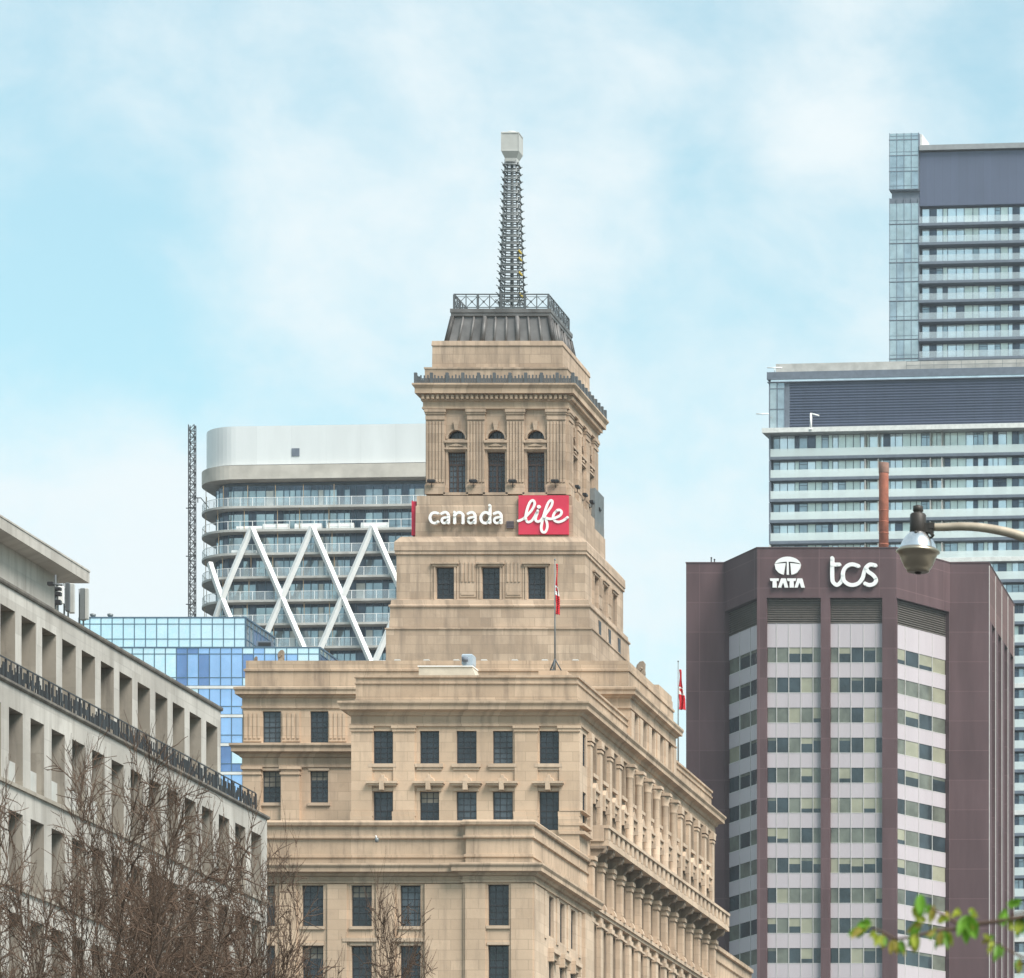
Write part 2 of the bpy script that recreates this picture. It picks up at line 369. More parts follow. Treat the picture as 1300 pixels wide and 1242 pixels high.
# ------------------------------------------------------------------ stepped stone tower building
WCACHE = {}; WRNG = random.Random(2)
def islands(mb):
    """the pieces of a mesh that do not touch each other, each as a mesh of its own"""
    par_ = list(range(len(mb.f)))
    def find(i):
        while par_[i] != i: par_[i] = par_[par_[i]]; i = par_[i]
        return i
    own = {}
    for i, f in enumerate(mb.f):
        for v in f:
            if v in own: par_[find(i)] = find(own[v])
            else: own[v] = i
    grp = {}
    for i in range(len(mb.f)): grp.setdefault(find(i), []).append(i)
    G = []
    for fs in grp.values():
        P = [mb.v[v] for i in fs for v in mb.f[i]]
        G.append([fs, [min(p[k] for p in P)-.012 for k in range(3)], [max(p[k] for p in P)+.012 for k in range(3)]])
    done = False
    while not done:
        done = True
        for i in range(len(G)):
            for j in range(i+1, len(G)):
                if all(G[i][1][k] <= G[j][2][k] and G[j][1][k] <= G[i][2][k] for k in range(3)):
                    G[i] = [G[i][0]+G[j][0], [min(G[i][1][k], G[j][1][k]) for k in range(3)], [max(G[i][2][k], G[j][2][k]) for k in range(3)]]
                    del G[j]; done = False; break
            if not done: break
    out_ = []
    for fs, _, _ in G:
        m_ = MB(); mp = {}
        for i in fs:
            f = []
            for v in mb.f[i]:
                if v not in mp: mp[v] = len(m_.v); m_.v.append(mb.v[v])
                f.append(mp[v])
            m_.f.append(tuple(f)); m_.m.append(mb.m[i]); m_.s.append(mb.s[i])
        out_.append(m_)
    return out_
def window(root, F, a0, a1, z0, z1, d, style='grid', name='window'):
    wd, h = round(a1-a0, 2), round(z1-z0, 2); key = (wd, h, style)
    if key not in WCACHE:
        f, p = MB(), MB(); x = wd/2
        t = .06
        f.box(-x, -x+t, -.05, .03, 0, h); f.box(x-t, x, -.05, .03, 0, h)
        f.box(-x+t, x-t, -.05, .03, 0, t); f.box(-x+t, x-t, -.05, .03, h-t, h)
        if style == 'grid':
            f.box(-x+t, x-t, -.045, .02, h*.5-.03, h*.5+.03)
            for k in (1, 2): f.box(-x+wd*k/3-.02, -x+wd*k/3+.02, -.03, .015, t, h-t)
            for k in (1, 2, 4, 5): f.box(-x+t, x-t, -.025, .012, h*k/6-.017, h*k/6+.017)
        elif style == 'door':
            zt_ = h*.70
            f.box(-x+t, x-t, -.07, .03, zt_-.06, zt_+.06); f.box(-.07, .07, -.06, .03, t, zt_-.06)
            for sx in (-1, 1):
                f.box(sx*x*.5-.02, sx*x*.5+.02, -.03, .015, t, zt_-.06)
            for k in (1, 2, 3, 4): f.box(-x+t, x-t, -.028, .013, zt_*k/5-.018, zt_*k/5+.018)
            for k in range(1, 7): f.box(-x+wd*k/7-.03, -x+wd*k/7+.03, -.03, .015, zt_+.06, h-t)
            for k in (1, 2): f.box(-x+t, x-t, -.032, .013, zt_+(h-zt_)*k/3-.035, zt_+(h-zt_)*k/3+.035)
        elif style == 'plain':
            f.box(-.025, .025, -.04, .015, t, h-t)
        p.poly([(-x+.01, 0, .01), (x-.01, 0, .01), (x-.01, 0, h-.01), (-x+.01, 0, h-.01)])
        fm_ = f.mesh(name+'_frame', M['frame_br'] if style == 'door' else M['frame']); ps = [p.mesh('pane', M['win']), p.mesh('pane', M['win2'])]
        for bh, lo in ((.28, 'win'), (.5, 'win'), (.4, 'win2')):
            b_ = MB(); zb_ = h*(1-bh); b_.poly([(-x+.01, 0, .01), (x-.01, 0, .01), (x-.01, 0, zb_), (-x+.01, 0, zb_)], 0); b_.poly([(-x+.01, .002, zb_), (x-.01, .002, zb_), (x-.01, .002, h-.01), (-x+.01, .002, h-.01)], 1)
            ps.append(b_.mesh('pane', [M[lo], M['winblind']]))
        WCACHE[key] = (fm_, ps)
    fm, pm = WCACHE[key]; pm = WRNG.choice((pm[0], pm[0], pm[0], pm[1], pm[1], pm[2], pm[3], pm[4]))
    o = bpy.data.objects.new(name, fm); C.objects.link(o); o.parent = root
    o.location = Vector(F.p((a0+a1)/2, d, z0))-root.location; o.rotation_euler.z = R(F.deg)
    q = bpy.data.objects.new('pane', pm); C.objects.link(q); q.parent = o
    return o

XR = -63.2; XBL = -77.67; XCL = -89.1
AX, AY = -74.25, 330.0
root = thing('stepped_tower_building', 'beige limestone tower building stepping up to a weather mast with stacked rings', 'office building', (-75, 316, 0))
FB = Fr(0, 300.0, 0)         # front of the near wing, a = world x
FC = Fr(0, 316.0, 0)
FS = Fr(XR, 0, 90)           # long side, a = world y
zB = lambda v: PZ(v, 300.0)
zL = lambda v: PZ(v, 286.6)
zC = lambda v: PZ(v, 316.0)
REC = .28
wall_b, wall_s, trim, pil = MB(), MB(), MB(), MB()
def flush(mb, name, mat):
    for m_ in islands(mb): part(name, m_, mat, root)
    return MB()

# near wing front
bw = [(PX(a, 300), PX(b_, 300)) for a, b_ in ((474, 498.6), (533, 557.5), (579.5, 605), (625.6, 651), (684.7, 709.3))]
r1, r2 = (zB(969.5), zB(928)), (zB(1054), zB(1005))
holes = [(a, b_, r[0], r[1]) for a, b_ in bw for r in (r1, r2)]
wall_b.wall(FB, XBL, XR, 0, 53.06, holes, REC)
for h in holes: window(root, FB, h[0], h[1], h[2], h[3], -REC+.06)
for i, (a, b_) in enumerate(bw):
    c = (a+b_)/2
    trim.fbox(FB, a-.28, b_+.28, 0, .16, r1[0]-.24, r1[0]-.02)
    trim.fbox(FB, a-.18, b_+.18, 0, .08, r1[0]-.42, r1[0]-.245)
    # bracketed hood with a carved crest over each lower window
    trim.fbox(FB, a-.16, b_+.16, 0, .10, r2[1]+.02, r2[1]+.2)
    trim.fbox(FB, a-.30, b_+.30, 0, .34, r2[1]+.34, r2[1]+.46); trim.fbox(FB, a-.38, b_+.38, 0, .44, r2[1]+.465, r2[1]+.60)
    trim.fbox(FB, c-.14, c+.14, 0, .47, r2[1]+.05, r2[1]+.615)
    trim.loft([[FB.p(c+x*s, .14, r2[1]+.61+z*s) for x, z in ((-.36, 0), (-.3, .22), (-.12, .30), (-.10, .46), (.10, .46), (.12, .30), (.3, .22), (.36, 0))] if k else
               [FB.p(c+x, .0, r2[1]+.61+z) for x, z in ((-.36, 0), (-.3, .22), (-.12, .30), (-.10, .46), (.10, .46), (.12, .30), (.3, .22), (.36, 0))] for k, s in ((0, 1), (1, .9))])
    trim = flush(trim, 'window_hood', M['stone_side'])
pz0, pz1 = zB(1037), zB(923)
for u0, u1 in ((446.6, 473), (499.8, 527), (654, 683), (710.5, 736)):
    a, b_ = PX(u0, 300), PX(u1, 300)
    pil.fbox(FB, a, b_, 0, .14, pz0+.3, pz1-.02); pil.fbox(FB, a-.06, b_+.06, 0, .24, pz0, pz0+.295)
    pil.fbox(FB, a-.05, b_+.05, 0, .22, pz1-.32, pz1-.12); pil.fbox(FB, a-.1, b_+.1, 0, .28, pz1-.118, pz1+.05)
    pil.fbox(FB, a-.03, b_+.03, 0, .30, 44.2, pz0-.005); pil = flush(pil, 'pilaster', M['stone'])

# set-back main block, front left
cw = [(PX(a, 316), PX(b_, 316)) for a, b_ in ((333.6, 356.5), (393.8, 416.5), (441, 464))]
c1, c2, c3 = (zC(943), zC(903)), (zC(1019), zC(979)), (46.4, 48.8)
holes = [(a, b_, r[0], r[1]) for a, b_ in cw[:2] for r in (c2, c3)]
wall_b.wall(FC, XCL, XBL, 0, 53.06, holes, REC)
for h in holes: window(root, FC, h[0], h[1], h[2], h[3], -REC+.06)
ah = [(a, b_, c1[0], c1[1]) for a, b_ in cw[:2]]
wall_b.wall(FC, XCL, XR, 54.4, 57.0, ah, REC)
for h in ah: window(root, FC, h[0], h[1], h[2], h[3], -REC+.06)
for u0, u1 in ((309.5, 332), (358, 381.5), (417.5, 440)):
    a, b_ = PX(u0, 316), PX(u1, 316)
    if u0 < 400:
        pil.fbox(FC, a, b_, 0, .3, 44.2, 52.9); pil.fbox(FC, a-.05, b_+.05, 0, .38, 52.55, 52.7); pil.fbox(FC, a-.1, b_+.1, 0, .42, 52.905, 53.08)
    pil.fbox(FC, a, b_, 0, .08, 54.8, 56.85)
    for k in range(4):
        x = a+(b_-a)*(k+.5)/4
        pil.fbox(FC, x-.09, x+.09, .08, .13, 55.0, 56.7)
    pil = flush(pil, 'pilaster', M['stone'])
for a, b_ in cw[:2]:
    trim.fbox(FC, a-.16, b_+.16, 0, .12, c2[0]-.22, c2[0]-.02)
    trim.fbox(FC, a-.1, b_+.1, 0, .07, c2[1]+.02, c2[1]+.18); trim = flush(trim, 'window_sill', M['stone_side'])

# long side: bays 3.05 m apart; engaged columns in the middle, pilasters towards the ends
bays = [304.2+3.05*k for k in range(14)]
rows = [(50.75, 52.8), (46.4, 49.1), (42.5, 44.9), (37.4, 41.0)]
holes = [(y-w_, y+w_, r[0], r[1]) for y in bays for r, w_ in zip(rows, (.78, .78, 1.04, .8))] + [(300.9, 301.9, r[0], r[1]) for r in rows[:2]]
wall_s.wall(FS, 300.0, 303.0, 0, 53.06, [h for h in holes if h[1] < 303], .2)
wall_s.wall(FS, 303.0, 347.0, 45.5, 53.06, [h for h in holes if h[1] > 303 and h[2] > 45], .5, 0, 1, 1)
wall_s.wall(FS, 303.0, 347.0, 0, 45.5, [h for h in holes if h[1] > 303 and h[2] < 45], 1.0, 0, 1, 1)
shown = 0
for h in holes: window(root, FS, h[0], h[1], h[2], h[3], (-.2 if h[1] < 303 else (-.5 if h[2] > 45 else -1.0))+.05)
col_meshes = []
for k in range(15):
    y = 302.68+3.05*k
    rb = 4 <= k <= 9
    if rb:
        c_ = MB()
        c_.lathe((XR+.16, y, 47.35), [(.42, 0), (.42, .18), (.38, .3), (.28, .42), (.285, 2.2), (.25, 4.75), (.28, 4.8), (.31, 4.88), (.27, 4.95), (.40, 5.3), (.42, 5.5)], 16)
        c_.fbox(FS, y-.46, y+.46, 0, .62, 52.855, 53.05); c_.fbox(FS, y-.48, y+.48, 0, .64, 46.3, 47.34)
        part('column', c_, M['stone_side'], root)
    else:
        pil.fbox(FS, y-.34, y+.34, 0, .2, 46.3, 52.5); pil.fbox(FS, y-.4, y+.4, 0, .27, 52.3, 52.45)
        pil.fbox(FS, y-.43, y+.43, 0, .31, 52.55, 53.05); pil = flush(pil, 'pilaster', M['stone_side'])
    # lower order: pilasters with blocky capitals carrying the balcony
    pil.fbox(FS, y-.30, y+.30, 0, .30, 42.3, 44.6); pil.fbox(FS, y-.26, y-.08, .30, .35, 42.6, 44.5); pil.fbox(FS, y+.08, y+.26, .30, .35, 42.6, 44.5)
    pil.fbox(FS, y-.37, y+.37, 0, .40, 44.605, 44.8); pil.fbox(FS, y-.44, y+.44, 0, .50, 44.95, 45.2); pil.fbox(FS, y-.34, y+.34, 0, .36, 44.805, 44.945)
    pil.loft([[FS.p(y+x, d, z) for d, z in ((.28, 42.13), (.55, 42.13), (.5, 42.35), (.38, 42.52), (.28, 42.6))] for x in (-.2, .2)])
    pil = flush(pil, 'pilaster', M['stone_side'])
    pil.fbox(FS, y-.42, y+.42, 0, .24, 36.0, 41.85); pil.fbox(FS, y-.5, y+.5, 0, .34, 41.0, 41.3); pil = flush(pil, 'pier', M['stone_side'])
for y in bays:
    for zt_, hd in ((50.7, .12),): trim.fbox(FS, y-.8, y+.8, 0, .2, zt_-.25, zt_-.02)
    trim.fbox(FS, y-.85, y+.85, 0, .30, 49.55, 49.72); trim.fbox(FS, y-.75, y+.75, 0, .16, 49.15, 49.54)
    trim.loft([[FS.p(y+x, d, 49.715+z) for x, z in ((-.5, 0), (.5, 0), (.12, .42), (-.12, .42))] for d in (0, .24)])
    for sy in (-.78, .78): trim.fbox(FS, y+sy-.1, y+sy+.1, 0, .3, 48.7, 49.54)
    trim.fbox(FS, y-.72, y+.72, 0, .12, 44.95, 45.15); trim.fbox(FS, y-.75, y+.75, 0, .2, 41.05, 41.2); trim = flush(trim, 'window_hood', M['stone_side'])
trim.fbox(FS, 303.1, 347.3, 0, .42, 41.9, 42.12); trim.fbox(FS, 303.1, 347.2, 0, .30, 41.7, 41.895); trim = flush(trim, 'string_course', M['stone_side'])
# corner pier bands of the near wing
for z0, z1, d in ((46.15, 46.45, .38), (46.7, 46.95, .345), (47.62, 47.78, .27)):
    trim.sweep([(PX(711.5, 300), 300.0), (XR, 300.0), (XR, 302.2)], [(-.04, z0), (d, z0+.05), (d, z1-.05), (-.04, z1)], closed=False)
trim = flush(trim, 'string_course', M['stone'])

# balcony on brackets
bal = MB()
bal.fbox(FS, 303.4, 346.6, 0, 1.15, 46.0, 46.28)
bal.fbox(FS, 303.4, 346.6, .92, 1.10, 46.28, 46.42); bal.fbox(FS, 303.3, 346.7, .86, 1.2, 47.12, 47.32)
bal.fbox(FS, 303.4, 346.6, .94, .98, 46.42, 47.12, 1)  # dark panel: shaded openings between the piers, done by colour
bal.fbox(FS, 303.3, 303.5, 0, .86, 46.285, 47.31)
for k in range(29):
    y = 303.75+1.525*k
    bal.fbox(FS, y-.36, y+.36, .93, 1.12, 46.42, 47.12)
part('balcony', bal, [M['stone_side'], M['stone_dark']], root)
for k in range(15):
    y = 302.68+3.05*k+(.9 if k == 0 else 0); br_ = MB()
    pr = [(0, 45.98), (1.0, 45.98), (1.02, 45.75), (.9, 45.55), (.62, 45.52), (.42, 45.3), (.36, 45.22), (0, 45.22)]
    br_.loft([[FS.p(y-.24, d, z) for d, z in pr], [FS.p(y+.24, d, z) for d, z in pr]])
    br_.fbox(FS, y-.38, y+.38, 0, .9, 45.80, 45.975)
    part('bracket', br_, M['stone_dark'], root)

# body: remaining walls, entablature round the whole outline, roofs
O = [(XCL, 316), (XBL, 316), (XBL, 300), (XR, 300), (XR, 347), (XBL, 347), (XBL, 332), (XCL, 332)]
for (p, q) in ((O[1], O[2]), (O[4], O[5]), (O[5], O[6]), (O[6], O[7]), (O[7], O[0])):
    wall_b.poly([(p[0], p[1], 0), (q[0], q[1], 0), (q[0], q[1], 53.06), (p[0], p[1], 53.06)])
corn = MB()
corn.sweep(O, [(0, 53.06), (.12, 53.08), (.12, 53.22), (.04, 53.26), (.04, 53.72), (.16, 53.76), (.24, 53.95), (.34, 54.0), (.62, 54.06), (.62, 54.30), (.74, 54.46), (.74, 54.58), (.0, 54.72)])
part('cornice', corn, M['stone_trim'], root)
par = MB()
def parapet(mb, x0, x1, y0, y1, z0, z1):
    h = z1-z0
    mb.rect(x0, x1, y0, y1, [(-.15, z0), (-.15, z0+.25), (-.2, z0+.27), (-.2, z1-.58), (-.12, z1-.53), (-.12, z1-.43), (-.2, z1-.41), (-.2, z1-.18), (-.1, z1-.14), (-.1, z1), (-.5, z1)])
parapet(par, XBL, XR, 300, 316.2, 54.6, 56.35)
parapet(par, XBL, XR, 331.8, 347, 54.6, 56.35)
# attic storey of the main block: right side with five windows, other walls, cornice, parapet
FA = Fr(XR-.02, 0, 90)
ah = [(y-.62, y+.62, 54.75, 57.0) for y in (318.1, 321.05, 324.0, 326.95, 329.9)]
wall_s.wall(FA, 316.02, 332.0, 54.4, 57.05, ah, .3)
for h in ah: window(root, FA, h[0], h[1], h[2], h[3], -.3+.05, 'plain')
for y in (316.6, 319.57, 322.52, 325.47, 328.42, 331.4): pil.fbox(FA, y-.5, y+.5, 0, .1, 54.8, 56.9); pil = flush(pil, 'pilaster', M['stone_side'])
wall_b.poly([(XR-.02, 332, 54.4), (XCL, 332, 54.4), (XCL, 332, 57.05), (XR-.02, 332, 57.05)])
wall_b.poly([(XCL, 332, 54.4), (XCL, 316, 54.4), (XCL, 316, 57.05), (XCL, 332, 57.05)])
corn = MB()
corn.rect(XCL, XR-.02, 316, 332, [(0.0, 57.0), (.1, 57.02), (.1, 57.14), (.03, 57.17), (.03, 57.7), (.14, 57.74), (.2, 57.86), (.42, 57.92), (.42, 58.1), (.5, 58.25), (.5, 58.38), (0, 58.5)], 0, False, False)
part('attic_cornice', corn, M['stone_trim'], root)
par.rect(XCL, XR-.02, 316, 332, [(-.12, 58.42), (-.12, 59.5), (-.04, 59.54), (-.04, 59.68), (-.16, 59.72), (-.16, 60.25), (-.6, 60.25), (-.6, 59.9)])
# carved blocks on the far right end of the attic parapet
par.box(XR-.9, XR-.22, 327.0, 331.7, 60.25, 60.6); par.box(XR-1.2, XR-.3, 331.1, 331.9, 58.4, 60.2)
part('parapet', par, M['stone_trim'], root)

# low front block
FLl, FLr = Fr(0, 286.6, 0), Fr(0, 286.25, 0); XLR = -63.1; XJ = -67.35
l1, l2 = (zL(1176), zL(1124)), (zL(1256), zL(1201))
lw = [(PX(a, 286.6), PX(b_, 286.6)) for a, b_ in ((322, 349), (383.5, 410.5), (446, 472), (508, 534))]
holes = [(a, b_, r[0], r[1]) for a, b_ in lw for r in (l1, l2)]
wall_b.wall(FLl, XCL, XJ, 0, 41.25, holes, .34)
for h in holes: window(root, FLl, h[0], h[1], h[2], h[3], -.34+.06)
pw_ = (PX(619.5, 286.25), PX(646, 286.25))
hr = [(pw_[0], pw_[1], r[0], r[1]) for r in (l1, l2)]
wall_b.wall(FLr, XJ, XLR, 0, 41.25, hr, .34)
for h in hr: window(root, FLr, h[0], h[1], h[2], h[3], -.34+.06)
wall_b.poly([(XJ, 286.25, 0), (XJ, 286.6, 0), (XJ, 286.6, 41.25), (XJ, 286.25, 41.25)])
FLs = Fr(XLR, 0, 90)
hs = [(y-.66, y+.66, z0, z1) for y in (291.25, 294.4, 297.6) for z0, z1 in ((38.6, 41.1), (33.6, 37.1))]
wall_s.wall(FLs, 286.25, 303.0, 0, 41.25, hs, .3)
for h in hs: window(root, FLs, h[0], h[1], h[2], h[3], -.3+.05, 'plain')
for y in (291.25, 294.4, 297.6):
    trim.fbox(FLs, y-.95, y+.95, 0, .38, 37.55, 37.8); trim.fbox(FLs, y-.85, y+.85, 0, .18, 37.2, 37.54)
    for sy in (-.85, .85): trim.fbox(FLs, y+sy-.1, y+sy+.1, 0, .34, 37.0, 37.54)
    trim = flush(trim, 'window_hood', M['stone_side'])
for y in (289.4, 292.85, 296.0, 299.4): pil.fbox(FLs, y-.3, y+.3, 0, .07, 38.3, 41.2); pil = flush(pil, 'pilaster', M['stone_side'])
pil.fbox(FLs, 300.2, 302.9, 0, .22, 30, 41.22); pil = flush(pil, 'pier', M['stone_side']); pil.fbox(FLs, 286.3, 289.0, 0, .06, 30, 41.22); pil = flush(pil, 'pier', M['stone_side'])
wall_b.poly([(XLR, 303, 0), (XR, 303, 0), (XR, 303, 41.25), (XLR, 303, 41.25)])
wall_b.poly([(XCL, 303, 0), (XCL, 286.6, 0), (XCL, 286.6, 41.25), (XCL, 303, 41.25)])
for i, (a, b_) in enumerate(lw + [pw_]):
    F = FLl if i < 4 else FLr
    trim.fbox(F, a-.1, b_+.1, 0, .10, l1[0]-.2, l1[0]-.02)
    if i in (2, 3): trim.fbox(F, a-.5, b_+.5, 0, .16, l1[0]-.95, l1[0]-.72)
    trim.fbox(F, a-.06, b_+.06, 0, .05, l2[1]+.02, l2[1]+.2); trim = flush(trim, 'window_sill', M['stone_side'])
for u0, u1 in ((352, 380), (413, 444), (475, 505), (537, 590)):
    a, b_ = PX(u0, 286.6), PX(u1, 286.6)
    pil.fbox(FLl, a+.15, b_-(.15 if u1 < 560 else .006), 0, .12 if u1 < 560 else .2, 30, 41.2); pil = flush(pil, 'pilaster', M['stone'])
for u0, u1 in ((591, 617), (649, 677)):
    pil.fbox(FLr, PX(u0, 286.25), PX(u1, 286.25)-.01, 0, .10, 30, 41.2); pil = flush(pil, 'pilaster', M['stone'])
OL = [(XCL, 286.6), (XJ, 286.6), (XJ, 286.25), (XLR, 286.25), (XLR, 303), (XCL, 303)]
corn = MB()
corn.sweep(OL, [(0, 41.25), (.12, 41.27), (.12, 41.42), (.04, 41.45), (.04, 41.66), (.2, 41.7), (.28, 41.85), (.60, 41.9), (.60, 42.12), (.7, 42.27), (.7, 42.38), (0, 42.5)])
part('cornice', corn, M['stone_trim'], root)
par = MB()
par.sweep(OL, [(-.1, 42.4), (-.1, 42.8), (-.02, 42.84), (-.02, 43.0), (-.12, 43.02), (-.12, 43.95), (.02, 44.0), (.02, 44.12), (-.08, 44.15), (-.08, 44.72), (.1, 44.78), (.14, 44.95), (.02, 45.08), (-.45, 45.08), (-.45, 44.6)])
part('parapet', par, M['stone_trim'], root)
# far low block, mirrored behind
FLs2 = Fr(XLR, 0, 90)
wall_s.wall(FLs2, 347.02, 362, 0, 41.25, [], .3); wall_b.poly([(XLR, 362, 0), (XCL, 362, 0), (XCL, 362, 45), (XLR, 362, 45)])
corn = MB(); OF = [(XCL, 347.02), (XLR, 347.02), (XLR, 362), (XCL, 362)]
corn.sweep(OF, [(0, 41.25), (.12, 41.27), (.12, 41.42), (.04, 41.66), (.2, 41.7), (.28, 41.85), (.60, 41.9), (.60, 42.12), (.7, 42.38), (-.1, 42.5), (-.1, 43.9), (.02, 44.0), (.02, 44.12), (-.08, 44.15), (-.08, 44.72), (.12, 44.8), (.12, 45.08), (-.5, 45.08)])
part('cornice', corn, M['stone_trim'], root)
roofs = MB()
roofs.poly([(XCL, 286.7, 44.7), (XLR, 286.7, 44.7), (XLR, 302.9, 44.7), (XCL, 302.9, 44.7)])
roofs.poly([(XCL, 347.1, 44.7), (XLR, 347.1, 44.7), (XLR, 361.9, 44.7), (XCL, 361.9, 44.7)])
roofs.poly([(XBL+.3, 300.3, 56.0), (XR-.3, 300.3, 56.0), (XR-.3, 316, 56.0), (XBL+.3, 316, 56.0)])
roofs.poly([(XCL+.3, 316.3, 59.95), (XR-.3, 316.3, 59.95), (XR-.3, 331.7, 59.95), (XCL+.3, 331.7, 59.95)])
roofs.poly([(XCL, 332, 54.5), (XBL, 332, 54.5), (XBL, 340, 54.5), (XCL, 340, 54.5)])
part('roof', roofs, M['roof'], root)

# ---- the tower tiers
tw, tt = MB(), MB()
# T1/T2 battered plain tiers with thin ledges
tw.sq(AX, AY, [(7.05, 57.5), (7.03, 63.62), (7.10, 63.66), (7.10, 63.74), (6.86, 63.78), (6.80, 65.2)], 0, False, False)
tt.sq(AX, AY, [(6.80, 65.18), (6.90, 65.24), (6.90, 65.34), (6.78, 65.4), (6.74, 65.72), (6.46, 65.80)], 0, False, True)
tt = flush(tt, 'ledge', M['stone_t'])
w3 = 6.46; F3 = Fr(AX-w3, AY-w3, 0); F3s = Fr(AX+w3, AY-w3, 90)
z3 = (65.78, 68.9); hw = (PZ(760.5, 323.5), PZ(720, 323.5))
offs3 = (w3-3.13, w3, w3+3.13)
h3 = [(a-.60, a+.60, hw[0], hw[1]) for a in offs3]
for F, m_ in ((F3, tw), (F3s, tw)):
    m_.wall(F, 0, 2*w3, z3[0], z3[1], h3, .35)
    for h in h3: window(root, F, h[0], h[1], h[2], h[3], -.35+.06)
    for a in offs3:
        for e, d in ((.16, .10), (.34, .05)):
            tt.fbox(F, a-.60-e, a-.60-e+.12, 0, d, hw[0]-.05, hw[1]+.02); tt.fbox(F, a+.60+e-.12, a+.60+e, 0, d, hw[0]-.05, hw[1]+.02)
        tt.fbox(F, a-.85, a+.85, 0, .14, hw[1]+.025, hw[1]+.18); tt.fbox(F, a-.95, a+.95, 0, .22, hw[1]+.185, hw[1]+.30); tt = flush(tt, 'window_surround', M['stone_t'])
    for c in (w3-1.565, w3+1.565):
        tt.fbox(F, c-.55, c+.55, 0, .05, 65.95, 68.55)
        for k in range(4): tt.fbox(F, c-.45+.26*k, c-.45+.26*k+.13, .05, .10, 67.0, 68.35)
        tt.fbox(F, c-.45, c+.45, .05, .09, 66.1, 66.3); tt = flush(tt, 'carved_panel', M['stone_t'])
for p, q in (((w3, w3), (-w3, w3)), ((-w3, w3), (-w3, -w3))):
    tw.poly([(AX+p[0], AY+p[1], z3[0]), (AX+q[0], AY+q[1], z3[0]), (AX+q[0], AY+q[1], z3[1]), (AX+p[0], AY+p[1], z3[1])])
tt.sq(AX, AY, [(6.46, 68.86), (6.56, 68.9), (6.54, 69.1), (6.60, 69.14), (6.58, 69.72), (6.22, 70.15), (5.4, 70.2)], 0, False, True)
tt = flush(tt, 'ledge', M['stone_t'])
# T4 sign tier
tw.sq(AX, AY, [(5.42, 70.19), (5.40, 72.42), (5.34, 72.46), (5.34, 73.14), (4.9, 73.24)], 0, False, True)
